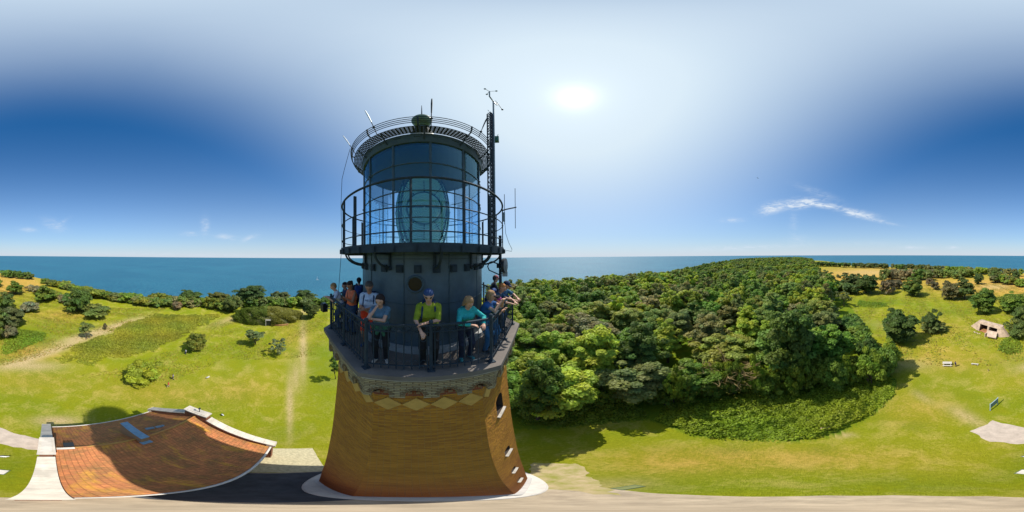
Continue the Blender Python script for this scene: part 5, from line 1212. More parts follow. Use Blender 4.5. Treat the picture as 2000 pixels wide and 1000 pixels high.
def shelter():
    c = G(522, 634); cx, cy = c.x*1.10, c.y*1.10; d = Vector((cx, cy, 0)).normalized(); t = Vector((d.y, -d.x, 0)); up = Vector((0, 0, 1)); r0 = math.hypot(cx, cy)
    root = empty('overgrown_shelter', (cx, cy, 0), 'low earth shelter mound smothered in shrubs with a dark doorway', 'shelter')
    rs = np.random.default_rng(77); n = 26000; q = sph(n, rs); q[:, 2] = np.abs(q[:, 2]); RX = r0*math.tan(R_(11.4)); RY = 7.5; H = 4.8
    bmp = 1+.09*np.sin(q[:, 0]*9)*np.cos(q[:, 1]*8+1)+.06*np.sin(q[:, 0]*17+q[:, 2]*11)
    f = lambda q, s: np.outer(q[:, 0]*s*RX, [t.x, t.y, 0])+np.outer(q[:, 1]*s*RY, [d.x, d.y, 0])+np.outer(q[:, 2]**.75*s*H, [0, 0, 1])+np.array([cx, cy, 0])
    P = f(q, bmp*rs.uniform(.93, 1.04, n)); loc_x = q[:, 0]
    door = (np.abs(loc_x-.03) < .075) & (q[:, 1] < -.2) & (q[:, 2] < .62); k = ~door
    V, F, T = leaves(P[k], q[k]+np.array([0, 0, .4]), .34, np.stack([.8+.3*(loc_x[k] > 0)+0*loc_x[k], 1+0*loc_x[k], .9+0*loc_x[k]], -1)*rs.uniform(.65, 1.25, (k.sum(), 1)), rs)
    V = V-np.array([cx, cy, 0]); o = mesh_obj('shrub_cover', V, F, LEAF, root, tint=T); o.color = (.22, .235, .04, 1)
    mb = MB(); mb.lathe([(.94*math.cos(R_(g)), math.sin(R_(g))) for g in range(0, 91, 10)], (0, 0, 0), 32)
    mb.v = [Vector((cx, cy, 0))+t*v.x*RX+d*v.y*RY+up*(max(0, v.z)**.75*H*.9) for v in mb.v]; mb.build('earth_mound', mat('earth', (.12, .12, .035), .95, noise=.3), root)
    b = Vector((cx, cy, 0))-d*RY*.93+t*.3; mb = MB(); mb.box(b+up*1.1-d*.2, (1.3, .5, 2.1), (t, d, up)); mb.build('doorway', DARK, root)
    mb = MB(); mb.box(b+up*1.2-t*.85-d*.3, (.35, .7, 2.4), (t, d, up)); mb.box(b+up*2.3-d*.3, (2.0, .7, .25), (t, d, up)); mb.build('door_frame', mat('old_render', (.35, .33, .3), .9), root)
    mb = MB(); 
    for i in range(8): a = -62+i*5.5; p0 = Vector((cx, cy, 0))+t*RX*1.0*math.sin(R_(90+a))*.55*(1)*(i/8+.25)-d*RY*1.02*math.cos(R_(a*.3)); 
    pts = [b+t*(1.2+i*.9)-d*(.5*math.sin(i*.5)+.2)+up*.25 for i in range(8)]
    for a, c2 in zip(pts[:-1], pts[1:]): mb.bar(a, c2, .45, .5)
    mb.build('brick_footing', mat('footing', (.38, .2, .08), .9, noise=.3), root)
shelter()

def sign():
    a = G(1934, 802); b = G(1948.5, 790); t = (b-a); t.z = 0; L_ = t.length; t.normalize(); up = Vector((0, 0, 1)); n = t.cross(up)
    root = empty('information_board', a, 'slate-blue information board on two posts casting a shadow on the lawn', 'sign'); bl = mat('board_blue', (.10, .21, .30), .5); 
    for p in (a, b): mb = MB(); mb.bar(p-up*.1, p+up*2.15, .12); mb.box(p+up*2.17, (.15, .15, .05)); mb.build('post', mat('post_grey', (.28, .38, .42), .6), root)
    mb = MB(); mb.box((a+b)/2+up*1.45, (L_-.12, .06, 1.1), (t, n, up)); mb.build('panel', bl, root)
    for hz in (2.06, .86): mb = MB(); mb.box((a+b)/2+up*hz, (L_-.12, .10, .08), (t, n, up)); mb.build('rail', mat('post_grey', (.28, .38, .42), .6), root)
sign()
def bench(name, x, y, L_, yaw, label, cat, m, tall=.42, w=.35, legs=True):
    p = G(x, y); root = empty(name, p, label, cat); t = Vector((math.cos(yaw), math.sin(yaw), 0)); n = Vector((-t.y, t.x, 0)); up = Vector((0, 0, 1))
    mb = MB()
    for k in range(3): mb.box(p+up*tall+n*w*(k-1)/3, (L_, w/3.4, .05), (t, n, up))
    mb.build('seat', m, root)
    for s in (-1, 1): mb = MB(); mb.box(p+t*s*L_*.38+up*tall*.48, (.09, w*.9, tall*.95), (t, n, up)); mb.build('leg', m, root)
    return root
WOODW = mat('bleached_wood', (.55, .50, .42), .8, noise=.2)
bench('bench', 1904, 713, 1.5, R_(8), 'small pale bench alone on the meadow right of the picnic table', 'bench', WOODW)
bench('bench', 1613, 838, 1.0, R_(80), 'weathered wooden bench half sunk into the brambles by the lawn edge', 'bench', mat('log_wood', (.42, .30, .19), .8, noise=.3))
def picnic():
    p = G(1850, 713); root = empty('picnic_table', p, 'white picnic table with two benches on the meadow edge', 'picnic table'); az = R_((1850-1000)*.18); t = Vector((math.cos(az), -math.sin(az), 0)); n = Vector((t.y, -t.x, 0)); up = Vector((0, 0, 1))
    mb = MB(); 
    for k in range(5): mb.box(p+up*.74+n*(k-2)*.16, (1.9, .14, .04), (t, n, up))
    mb.build('tabletop', WOODW, root)
    for s in (-1, 1):
        mb = MB(); mb.box(p+up*.44+n*s*.75, (1.9, .28, .04), (t, n, up)); mb.build('seat', WOODW, root)
        mb = MB(); mb.bar(p+t*s*.7+n*.8+up*.02, p+t*s*.7+n*.25+up*.72, .08); mb.bar(p+t*s*.7-n*.8+up*.02, p+t*s*.7-n*.25+up*.72, .08); mb.bar(p+t*s*.7-n*.85+up*.41, p+t*s*.7+n*.85+up*.41, .07); mb.build('leg_frame', WOODW, root)
picnic()
def gull(x, y, yaw, label, s=1.0, fly=False, at=None):
    p = at or G(x, y); root = empty('gull', p, label, 'gull' if not fly else 'bird'); root['category'] = 'bird'
    f = Vector((math.cos(yaw), math.sin(yaw), 0)); r = Vector((f.y, -f.x, 0)); up = Vector((0, 0, 1)); WB = mat('feather_white', (.78, .77, .75), .7); GB = mat('feather_grey', (.16, .17, .19), .7)
    b = p+up*.26*s; mb = MB(); mb.tube([b-f*.24*s-up*.02*s, b-f*.12*s, b, b+f*.12*s+up*.03*s, b+f*.18*s+up*.12*s, b+f*.22*s+up*.17*s, b+f*.28*s+up*.16*s], [.02*s, .07*s, .1*s, .085*s, .05*s, .055*s, .02*s], 8); mb.build('body', WB if not fly else GB, root, smooth=True)
    for q in (-1, 1):
        mb = MB()
        if fly: mb.poly([b+f*.1*s, b+f*.12*s+r*q*.4*s+up*.12*s, b+r*q*.75*s+up*.03*s, b-f*.05*s+r*q*.4*s+up*.11*s, b-f*.1*s]+[b+f*.1*s-up*.02, b-f*.1*s-up*.02], [(0, 1, 2, 3, 4), (5, 6, 3, 2, 1)])
        else: mb.tube([b+f*.1*s+r*q*.07*s+up*.03*s, b-f*.1*s+r*q*.075*s+up*.02*s, b-f*.34*s+r*q*.02*s], [.03*s, .05*s, .01*s], 6)
        mb.build('wing', GB, root)
    if not fly:
        mb = MB(); 
        for q in (-1, 1): mb.tube([b+r*q*.03*s-up*.07*s, p+r*q*.03*s], .008*s, 4)
        mb.build('legs', mat('leg_yellow', (.5, .35, .08), .6), root)
gull(435, 812, .6, 'black and white gull standing on the lawn beyond the left gable', 1.1); gull(406, 739, 2.4, 'white gull with spread pale plumage on the middle of the lawn', 1.3); gull(7, 893, 3.0, 'gull standing on the grass at the far left behind the gable', 1.2)
gull(0, 0, 1.0, 'tiny dark bird flying high above the wooded hill', 1.0, True, at=Dst(1480, 349, 60)+Vector((0, 0, 0)))
def plate(x, y, sx, sy, yaw, name, label, cat, m, hole=False):
    p = G(x, y); t = Vector((math.cos(yaw), math.sin(yaw), 0)); n = Vector((-t.y, t.x, 0)); up = Vector((0, 0, 1)); root = empty(name, p, label, cat)
    mb = MB(); mb.box(p+up*.02, (sx, sy, .06), (t, n, up)); mb.build('slab', m, root)
    mb = MB()
    for s in (-1, 1): mb.box(p+up*.03+n*s*(sy/2+.03), (sx+.12, .06, .08), (t, n, up)); mb.box(p+up*.03+t*s*(sx/2+.03), (.06, sy, .08), (t, n, up))
    mb.build('rim', mat('rim_green', (.10, .14, .06), .7), root)
plate(1228, 952, 0.75, .28, R_(5), 'manhole_cover', 'rectangular green-rimmed cover set into the lawn near the gravel', 'manhole cover', mat('cover_green', (.16, .18, .05), .6))
plate(1, 922, .7, .5, 1.2, 'stone_slab', 'small pale slab in the grass behind the right gable', 'stone', WHITE)
def post(x, y, h, label):
    p = G(x, y); r = empty('post', p, label, 'post'); mb = MB(); mb.bar(p-Vector((0, 0, .1)), p+Vector((0, 0, h)), .12); mb.build('shaft', mat('log_wood', (.42, .30, .19), .8), r); mb = MB(); mb.box(p+Vector((0, 0, h)), (.16, .16, .05)); mb.build('cap', DARK, r)
post(1930, 725, .7, 'short dark post on the meadow right of the pale bench')
p_ = Dst(620, 548, 700); p_.z = -45
def boat(x, y, label, s=1.0):
    d = ray(x, y); k = (-45-HC)/d.z; p = Vector((d.x*k, d.y*k, -45)); r = empty('sailing_boat', p, label, 'boat'); f = Vector((p.y, -p.x, 0)).normalized(); up = Vector((0, 0, 1)); n = f.cross(up)
    mb = MB(); mb.poly([p+f*5*s+up*1.2*s, p+n*1.5*s+up*1*s, p-f*4.5*s+n*1*s+up*1*s, p-f*4.5*s-n*1*s+up*1*s, p-n*1.5*s+up*1*s, p+f*4*s-up*.4, p-f*4*s-up*.4], [(0, 1, 2, 3, 4), (0, 5, 1), (1, 5, 6, 2), (2, 6, 3), (3, 6, 5, 4), (4, 5, 0)]); mb.build('hull', WHP, r)
    mb = MB(); mb.bar(p+up*1*s, p+up*12*s, .25*s); mb.build('mast', WHP, r)
    mb = MB(); mb.poly([p+up*2*s, p+up*11.5*s, p-f*4.2*s+up*2.2*s, p+up*2*s+n*.1, p+up*11.5*s+n*.1, p-f*4.2*s+up*2.2*s+n*.1], [(0, 1, 2), (5, 4, 3), (0, 3, 4, 1), (1, 4, 5, 2)]); mb.build('sail', WHP, r)
boat(620, 547, 'small white sailing boat close to the left side of the tower'); boat(486, 505, 'tiny white sailing boat far out below the left horizon', 2.0)

# ================================================================== PEOPLE
def smin(a, b, k):
    h = np.maximum(k-np.abs(a-b), 0)/k; return np.minimum(a, b)-h*h*k*.25
def sdf_mesh(prims, res, planes=()):
    """prims: (a, b, ra, rb, k) rounded cones; returns verts, quads of the blended surface (surface nets)"""
    A = np.array([p[0] for p in prims], float); B = np.array([p[1] for p in prims], float); Rm = np.array([max(p[2], p[3]) for p in prims])
    lo = np.minimum(A, B).min(0)-Rm.max()-3*res; lo = (np.minimum(A, B)-Rm[:, None]).min(0)-3*res; hi = (np.maximum(A, B)+Rm[:, None]).max(0)+3*res
    n = np.ceil((hi-lo)/res).astype(int)+1; f = np.full(n, .2, np.float32)
    ax = [lo[i]+np.arange(n[i])*res for i in range(3)]
    for (a, b, ra, rb, k) in prims:
        a = np.array(a, float); b = np.array(b, float); m = max(ra, rb)+k+2.5*res
        i0 = np.maximum(((np.minimum(a, b)-m-lo)/res).astype(int), 0); i1 = np.minimum(((np.maximum(a, b)+m-lo)/res).astype(int)+2, n)
        X, Y, Z = np.meshgrid(*[ax[i][i0[i]:i1[i]] for i in range(3)], indexing='ij')
        ab = b-a; L2 = ab@ab+1e-12; t = np.clip(((X-a[0])*ab[0]+(Y-a[1])*ab[1]+(Z-a[2])*ab[2])/L2, 0, 1)
        d = np.sqrt((X-a[0]-t*ab[0])**2+(Y-a[1]-t*ab[1])**2+(Z-a[2]-t*ab[2])**2)-(ra+(rb-ra)*t)
        s = tuple(slice(i0[i], i1[i]) for i in range(3)); f[s] = smin(f[s], d.astype(np.float32), k)
    for (p, nn) in planes:
        X, Y, Z = np.meshgrid(*ax, indexing='ij'); f = np.maximum(f, (X-p[0])*nn[0]+(Y-p[1])*nn[1]+(Z-p[2])*nn[2])
    ins = f < 0
    cn = np.zeros(np.array(n)-1, int)
    for i in (0, 1):
        for j in (0, 1):
            for k in (0, 1): cn += ins[i:n[0]-1+i, j:n[1]-1+j, k:n[2]-1+k]
    act = (cn > 0) & (cn < 8); idx = -np.ones(act.shape, int); ii = np.argwhere(act); idx[act] = np.arange(len(ii))
    P = np.zeros((len(ii), 3)); W_ = np.zeros(len(ii))
    cor = [(i, j, k) for i in (0, 1) for j in (0, 1) for k in (0, 1)]
    for c in cor:
        for ax_ in range(3):
            if c[ax_] == 1: continue
            c2 = list(c); c2[ax_] = 1
            v0 = f[ii[:, 0]+c[0], ii[:, 1]+c[1], ii[:, 2]+c[2]]; v1 = f[ii[:, 0]+c2[0], ii[:, 1]+c2[1], ii[:, 2]+c2[2]]
            m = (v0 < 0) != (v1 < 0); t = np.where(m, v0/(v0-v1+1e-12*(v0 == v1)), 0)
            q = np.tile(np.array(c, float), (len(ii), 1)); q[:, ax_] += t; P[m] += q[m]; W_[m] += 1
    V = lo+(ii+P/W_[:, None])*res
    F = []
    for ax_ in range(3):
        o1, o2 = [(1, 2), (2, 0), (0, 1)][ax_]
        s0 = [slice(1, -1)]*3; s1 = [slice(1, -1)]*3; s0[ax_] = slice(0, -1); s1[ax_] = slice(1, None)
        m0 = ins[tuple(s0)]; m1 = ins[tuple(s1)]; e = np.argwhere(m0 != m1)
        if not len(e): continue
        flip = ~m0[tuple(e.T)]
        base = e.copy(); 
        for q in range(3):
            if q != ax_: base[:, q] += 1
        def g(d1, d2):
            b = base.copy(); b[:, o1] += d1; b[:, o2] += d2; return idx[b[:, 0], b[:, 1], b[:, 2]]
        Q = np.stack([g(-1, -1), g(0, -1), g(0, 0), g(-1, 0)], -1); Q[flip] = Q[flip][:, ::-1]; F.append(Q)
    F = np.concatenate(F); F = F[(F >= 0).all(1)]
    return V, F
def v3(*a): return np.array(a, float)
def unit(v): return v/(np.linalg.norm(v)+1e-9)
def ik(a, t, l1, l2, pole):
    d = t-a; D = min(np.linalg.norm(d), (l1+l2)*.995); dn = unit(d); x = (l1*l1-l2*l2+D*D)/(2*D); h = math.sqrt(max(l1*l1-x*x, 0)); p = pole-dn*(pole@dn); p = unit(p); return a+dn*x+p*h, a+dn*D
SKIN = mat('skin', (.56, .31, .21), .55, spec=.35); SKIN2 = mat('tanned_skin', (.40, .19, .11), .55, spec=.35)
def cloth(name, c, r=.85): return mat('cloth_'+name, c, r, noise=.3, nscale=9, bump=1.0, bscale=16)
def person(label, pos, F, h, lean=0, yaw=0, nod=0, hands=None, poles=None, feet=None, res=.014, skin=None, shirt=None, sleeve=.6, pants=None, leg=1.0, shoes=None, hair=None, hairstyle='short', hat=None, pack=None, female=False, extra=None, squat=0, stout=1.0, hand_dir=None, neckfwd=0):
    s = h/1.75; th = R_(lean); u = v3(0, math.sin(th), math.cos(th)); fw = v3(0, math.cos(th), -math.sin(th)); X = v3(1, 0, 0)
    P = v3(0, -.16*math.sin(th), .93-squat); C = P+u*.30; Nn = P+u*.50
    sw = .155 if female else .178; hw = .095
    Hc = Nn+unit(u+v3(0, .35+math.sin(R_(nod))*.3+neckfwd, .5))*.185
    feet = feet or ((-.11, .0), (.11, .05)); hands = hands or (v3(-.28, .05, .80), v3(.28, .05, .80)); poles = poles or (v3(-.4, -.6, -.3), v3(.4, -.6, -.3))
    st = stout; B = []
    K = .035
    def add(a, b, ra, rb=None, k=K): B.append((a, b, ra, ra if rb is None else rb, k))
    torso = [(P+v3(-.07, .0, -.02), P+v3(.07, 0, -.02), .115*st, .115*st, .06), (P+u*.12+X*-.05, P+u*.12+X*.05, .098*st, .098*st, .06), (C+X*-.075, C+X*.075, .112*st, .112*st, .06), (P+u*.40+X*-.10, P+u*.40+X*.10, .082, .082, .06), (Nn-u*.03-X*(sw-.04), Nn-u*.03+X*(sw-.04), .052, .052, .05)]
    if female: torso.append((C+fw*.07+X*-.07+u*.03, C+fw*.07+X*-.06+u*.03, .062, .062, .04)); torso.append((C+fw*.07+X*.07+u*.03, C+fw*.07+X*.06+u*.03, .062, .062, .04))
    B += torso
    add(Nn-u*.02, Hc-v3(0, .02, .05), .055, .05)
    yw = R_(yaw); nd = R_(nod+lean*.45); hf = v3(math.sin(yw)*math.cos(nd), math.cos(yw)*math.cos(nd), -math.sin(nd)); hu = unit(v3(0, 0, 1)-hf*(v3(0, 0, 1)@hf)); hr = np.cross(hf, hu)
    def hd(x, y, z): return Hc+hr*x+hf*y+hu*z
    add(hd(0, -.018, .035), hd(0, .005, .03), .088, .082, .03); add(hd(0, .0, .0), hd(0, .032, -.072), .072, .045, .04)
    add(hd(0, .088, .012), hd(0, .104, -.018), .011, .016, .02); add(hd(0, .07, .035), hd(0, .078, .03), .03, .03, .02)
    for q in (-1, 1): add(hd(q*.078, -.005, .0), hd(q*.080, -.012, .03), .015, .018, .012); add(hd(q*.025, .07, -.05), hd(0, .078, -.052), .014, .014, .01)
    arms = []
    for q, sg in ((0, -1), (1, 1)):
        Sh = Nn-u*.045+X*sg*sw; E, Wr = ik(Sh, np.array(hands[q], float), .285, .255, np.array(poles[q], float)); arms.append((Sh, E, Wr))
        add(Sh, E, .048*st**.5, .037, .03); add(E, Wr, .038, .025, .02)
        fd = unit(Wr-E) if hand_dir is None else unit(np.array(hand_dir[q], float)); up_ = unit(np.cross(np.cross(fd, v3(0, 0, 1))+1e-6, fd)); sd = np.cross(fd, up_)
        for o in (-1, -.3, .4, 1.0): add(Wr+fd*.01+sd*o*.018, Wr+fd*.075+sd*o*.026, .017, .013, .012)
        for i, (o, l) in enumerate(((-1.15, .058), (-.4, .072), (.4, .078), (1.1, .070))):
            b0 = Wr+fd*.078+sd*o*.028; b1 = b0+fd*l*.5-up_*l*.12*(1+i*.15); b2 = b1+fd*l*.35-up_*l*.42; add(b0, b1, .0095, .009, .004); add(b1, b2, .009, .0075, .004)
        tm_ = Wr+fd*.025-sd*sg*.030; t1 = tm_+fd*.035-sd*sg*.028-up_*.01; add(tm_, t1, .013, .011, .008); add(t1, t1+fd*.03-sd*sg*.004-up_*.012, .011, .009, .005)
    legs = []
    for q, sg in ((0, -1), (1, 1)):
        Hp = P+v3(sg*hw, 0, -.03); An = v3(feet[q][0], feet[q][1], .085); Kn, An = ik(Hp, An, .435, .43, v3(sg*.1, 1, 0)); legs.append((Hp, Kn, An))
        add(Hp, Kn, .085*st**.6, .054, .05); add(Kn, An, .055, .036, .03); add(Kn+(An-Kn)*.2+v3(0, -.02, 0), Kn+(An-Kn)*.45+v3(0, -.02, 0), .048, .044, .04)
        add(An+v3(0, -.02, -.045), An+v3(sg*.03, .13, -.06), .034, .026, .03)
    def mk(name, prims, rs, m, parent=None, planes=(), smooth=True):
        V, Fc = sdf_mesh([(np.array(a)*s, np.array(b)*s, ra*s, rb*s, k) for a, b, ra, rb, k in prims], rs, [(np.array(p)*s, n) for p, n in planes])
        return mesh_obj(name, V, Fc, m, parent, smooth=smooth)
    body = mk('person', B, res, skin or SKIN); body.location = pos; body.rotation_euler = (0, 0, -R_(F)); tag(body, label, 'person')
    g = .013
    def inf(L_, e=g): return [(a, b, ra+e, rb+e, k) for a, b, ra, rb, k in L_]
    if shirt:
        pr = inf(torso)
        for Sh, E, Wr in arms:
            if sleeve > 0:
                e = min(sleeve, 1); pr.append((Sh, Sh+(E-Sh)*e, .060*st**.5, .060-.010*e, .03))
                if sleeve > 1: pr.append((E, E+(Wr-E)*(sleeve-1), .051, .041, .02))
        mk('shirt', pr, res, shirt, body, planes=[(P+v3(0, 0, -.10), v3(0, 0, -1)), (Nn+u*.035, u)])
    if pants:
        pr = inf(torso[:1], .016)+[(P-u*.0+X*-.06, P+u*.05+X*.06, .113*st, .113*st, .05)]
        for Hp, Kn, An in legs:
            pr.append((Hp, Hp+(Kn-Hp)*min(1, leg*2), .10*st**.6, .10-.03*min(1, leg*2), .05))
            if leg > .5: pr.append((Kn, Kn+(An-Kn)*(leg-.5)*2, .069, .069-.012*(leg-.5)*2, .03))
        mk('trousers' if leg > .8 else 'shorts', pr, res, pants, body, planes=[(P+u*.10, u)])
    sm = shoes or cloth('shoe_dark', (.03, .03, .035), .6)
    for i, (Hp, Kn, An) in enumerate(legs):
        sg = (-1, 1)[i]; mk('shoe', [(An+v3(0, -.035, -.045), An+v3(sg*.03, .13, -.052), .044, .037, .02), (An+v3(0, -.01, -.03), An+v3(0, 0, .0), .044, .042, .03)], res, sm, body, planes=[(v3(0, 0, .004), v3(0, 0, -1))])
    if hair:
        pr = [(hd(0, -.03, .052), hd(0, -.008, .055), .093, .086, .03)]
        if hairstyle in ('long', 'bob', 'pony'): pr += [(hd(0, -.05, .02), hd(0, -.06, -.06), .085, .07, .04)]+[(hd(q*.07, .0, .04), hd(q*.078, -.01, -.06), .028, .026, .03) for q in (-1, 1)]
        if hairstyle == 'long': pr += [(hd(.05, -.04, -.08), hd(.09, .02, -.30), .045, .028, .04), (hd(-.02, -.06, -.06), hd(-.02, -.07, -.2), .06, .035, .04)]
        if hairstyle == 'pony': pr += [(hd(0, -.12, .03), hd(.03, -.15, -.13), .035, .02, .03)]
        if hairstyle == 'bun': pr += [(hd(0, -.11, .07), hd(0, -.12, .07), .038, .038, .02), (hd(0, -.05, .02), hd(0, -.05, -.02), .08, .07, .04)]
        if hairstyle == 'short': pr += [(hd(0, -.05, .03), hd(0, -.05, -.01), .08, .07, .04)]
        mk('hair', pr, min(res, .012), hair, body, planes=[(hd(0, .058, .03), unit(hf*1.0-hu*.55))])
    if hat:
        hm, kind = hat
        pr = [(hd(0, -.02, .055), hd(0, -.004, .055), .097, .092, .02)]
        c = mk('cap', pr, .012, hm, body, planes=[(hd(0, 0, .045), -hu)])
        if kind == 'cap':
            mk('brim', [(hd(q*.035, .07, .055), hd(q*.02, .155, .042), .016, .011, .03) for q in (-1.2, -.4, .4, 1.2)], .009, hm, c)
    if not (yaw > 900):
        em = mat('eye_dark', (.02, .015, .012), .2)
        for q in (-1, 1):
            mb = MB(); e = hd(q*.032, .079, .018)*s; mb.ball(e, .0105*s, 8, 6, (1.3, 1, .7)); mb.build('eye', em, body)
        mb = MB(); mb.tube([hd(-.022, .083, -.052)*s, hd(0, .091, -.050)*s, hd(.022, .083, -.052)*s], .0045*s, 5); mb.build('mouth', mat('lips', (.35, .10, .09), .5), body)
    if pack:
        bk = -fw; c = C+bk*.20
        bp_ = mk('backpack', [(c+X*-.06-u*.17, c+X*-.06+u*.14, .10, .085, .05), (c+X*.06-u*.17, c+X*.06+u*.14, .10, .085, .05), (c+bk*.07-u*.12, c+bk*.07-u*.02, .07, .06, .04)], res, pack, body)
    if pack or (extra and 'straps' in extra):
        sm_ = pack or extra['straps']; mb = MB()
        for q in (-1, 1):
            pts = [C+X*q*.10-fw*.13-u*.1, Nn+X*q*.11-fw*.085-u*.02, Nn+X*q*.11+u*.035, Nn+X*q*.115+fw*.085-u*.05, C+X*q*.125+fw*.125, C+X*q*.15+fw*.09-u*.14, C+X*q*.15-fw*.06-u*.17]
            mb.tube([p*s for p in pts], .021*s, 6)
        mb.build('strap', sm_, body, smooth=True)
    info = dict(body=body, arms=arms, s=s, hd=hd, P=P, C=C, Nn=Nn, u=u, fw=fw, head=Hc, legs=legs, mk=mk, X=X)
    cF, sF = math.cos(R_(F)), math.sin(R_(F))
    hw_ = (Hc+hu*.13)*s; wp = np.array([pos[0]+cF*hw_[0]+sF*hw_[1], pos[1]-sF*hw_[0]+cF*hw_[1], pos[2]+hw_[2]])
    a, b = to_px(wp[None, :]); a2, b2 = to_px(np.array([[pos[0], pos[1], pos[2]]])); print('person %-46s head (%.0f,%.0f) feet (%.0f,%.0f)' % (label[:46], a[0], b[0], a2[0], b2[0]))
    return info
DZ = -2.45
def deck(x, d, inset=.30):
    p = loc(x, d, DZ); 
    for k in range(8):
        n, t = face_frame(k); e = (p-AX); e.z = 0; m = 3.10*C8-inset; v = e.dot(n)
        if v > m: p -= n*(v-m)
    return p
def facing(x): return (x-1000)*.18+180
def people():
    navy = cloth('navy', (.02, .035, .09)); black = cloth('black', (.012, .012, .015)); denim = cloth('denim', (.03, .07, .16))
    # man in the green shirt
    q = person('man in a lime green shirt, blue patterned cap and sunglasses leaning on the front rail', deck(837, 3.26, .24), facing(838), 1.84, lean=8, nod=12, res=.011, hands=(v3(.07, .31, 1.13), v3(.13, .36, .98)), poles=(v3(-1, .2, -.6), v3(.9, .1, -.5)),
        shirt=cloth('lime', (.27, .33, .015)), sleeve=.92, pants=black, hair=cloth('brown_hair', (.05, .03, .02)), hat=(mat('cap_pattern', (.02, .05, .16), .8, noise=.3, nscale=22, col2=(.05, .09, .2)), 'beanie'), extra={'straps': navy}, stout=1.12, pack=navy)
    mb = MB(); hd = q['hd']; s = q['s']
    for sg in (-1, 1): mb.ball(hd(sg*.034, .083, .018)*s, .024*s, 10, 6, (1.15, .5, .8))
    mb.tube([hd(-.08, .03, .022)*s, hd(-.05, .08, .024)*s, hd(.05, .08, .024)*s, hd(.08, .03, .022)*s], .006*s, 5); mb.build('sunglasses', mat('lens_dark', (.01, .01, .012), .1), q['body'])
    # woman leaning, hand at her brow
    q = person('dark-haired woman in a blue-grey top resting her brow on her hand at the rail', deck(744, 3.42, .22), 142, 1.72, lean=14, nod=10, yaw=12, res=.011, hands=(v3(.16, .30, 1.22), v3(.07, .24, 1.45)), poles=(v3(-1, .3, -.5), v3(.6, .6, -1)),
        shirt=cloth('slate', (.10, .19, .27)), sleeve=.45, pants=black, shoes=cloth('sandal', (.55, .48, .42)), hair=cloth('dark_hair', (.03, .015, .012)), hairstyle='pony', female=True, stout=1.08, feet=((-.12, .05), (.10, .08)))
    P = q['P']; q['mk']('waist_jumper', [(P+v3(-.10, .04, .02), P+v3(.10, .04, .02), .12, .12, .05), (P+v3(.03, .13, 0), P+v3(.13, .12, -.30), .045, .04, .04), (P+v3(-.03, .13, 0), P+v3(-.10, .13, -.26), .045, .035, .04)], .014, cloth('jumper_green', (.04, .15, .10)), q['body'], planes=[(P+v3(0, 0, .09), v3(0, 0, 1))])
    # man in white
    q = person('cropped-haired man in a white printed t-shirt and red shorts with a backpack', deck(722, 4.12), facing(722)+12, 1.86, lean=2, nod=28, yaw=-5, res=.012, hands=(v3(.06, .26, 1.10), v3(-.02, .24, 1.04)), poles=(v3(-1, -.2, -.5), v3(1, -.2, -.5)),
        shirt=cloth('white_tee', (.55, .60, .70)), sleeve=.75, pants=cloth('red_shorts', (.85, .06, .02)), leg=.46, shoes=cloth('blue_shoe', (.02, .06, .16)), hair=cloth('grey_hair', (.10, .075, .06)), pack=navy, stout=1.14, skin=SKIN2, feet=((-.15, .1), (.13, .0)))
    # chest print: small dark lettering block as in the photo
    mb = MB(); s = q['s']; C = q['C']; fw = q['fw']; u = q['u']; X = q['X']
    for i, gl in enumerate(('N', 'E', 'Z', 'U')):
        o = C+fw*.137+u*.045+X*(-.075+.05*i)*-1.0
        st = {'N': [((0, 0), (0, 1)), ((0, 1), (1, 0)), ((1, 0), (1, 1))], 'E': [((0, 0), (0, 1)), ((0, 1), (1, 1)), ((0, .5), (.8, .5)), ((0, 0), (1, 0))], 'Z': [((0, 1), (1, 1)), ((1, 1), (0, 0)), ((0, 0), (1, 0))], 'U': [((0, 1), (0, 0)), ((0, 0), (1, 0)), ((1, 0), (1, 1))]}[gl]
        for (a, b), (c, d) in st: mb.bar((o-X*a*.032+u*b*.04)*s, (o-X*c*.032+u*d*.04)*s, .006, .004, up=tuple(fw))
    mb.build('chest_print', cloth('print_dark', (.05, .08, .14)), q['body'])
    # woman in the orange tank top with a phone
    q = person('woman in a bright orange sleeveless top looking at the phone in her hands', deck(687, 4.95, .42), 172, 1.74, lean=3, nod=26, res=.013, hands=(v3(-.04, .30, 1.25), v3(.05, .30, 1.23)), shirt=cloth('orange', (1, .20, .08)), sleeve=0, pants=denim, leg=1, hair=cloth('brown_hair', (.05, .03, .02)), hairstyle='bun', female=True, skin=SKIN2, stout=1.05)
    mb = MB(); mb.box(v3(0, .40, 1.28)*q['s'], (.075, .012, .15)); mb.build('phone', mat('black_plastic', (.015, .017, .022), .35), q['body']); q['body'].children[-1]
    mb = MB(); s = q['s']; Nn, C = q['Nn'], q['C']; mb.tube([(Nn+v3(.10, .05, .0))*s, (C+v3(.03, .14, .06))*s, (C+v3(-.08, .13, -.08))*s, (C+v3(-.14, .02, -.16))*s], .010, 5); mb.build('bag_strap', black, q['body'])
    person('light-haired person in a white top bending over the far left corner of the rail', deck(662, 5.35, .22), 205, 1.66, lean=22, nod=20, res=.014, hands=(v3(-.12, .42, 1.20), v3(.14, .45, 1.18)), shirt=cloth('white_tee', (.55, .60, .70)), sleeve=.6, pants=denim, hair=cloth('fair_hair', (.30, .18, .08)), hairstyle='short')
    person('dark-haired youth half hidden behind the woman in orange', deck(669, 5.75, .3), 185, 1.60, lean=8, nod=10, res=.016, shirt=navy, sleeve=1.9, pants=black, hair=cloth('dark_hair', (.03, .015, .012)))
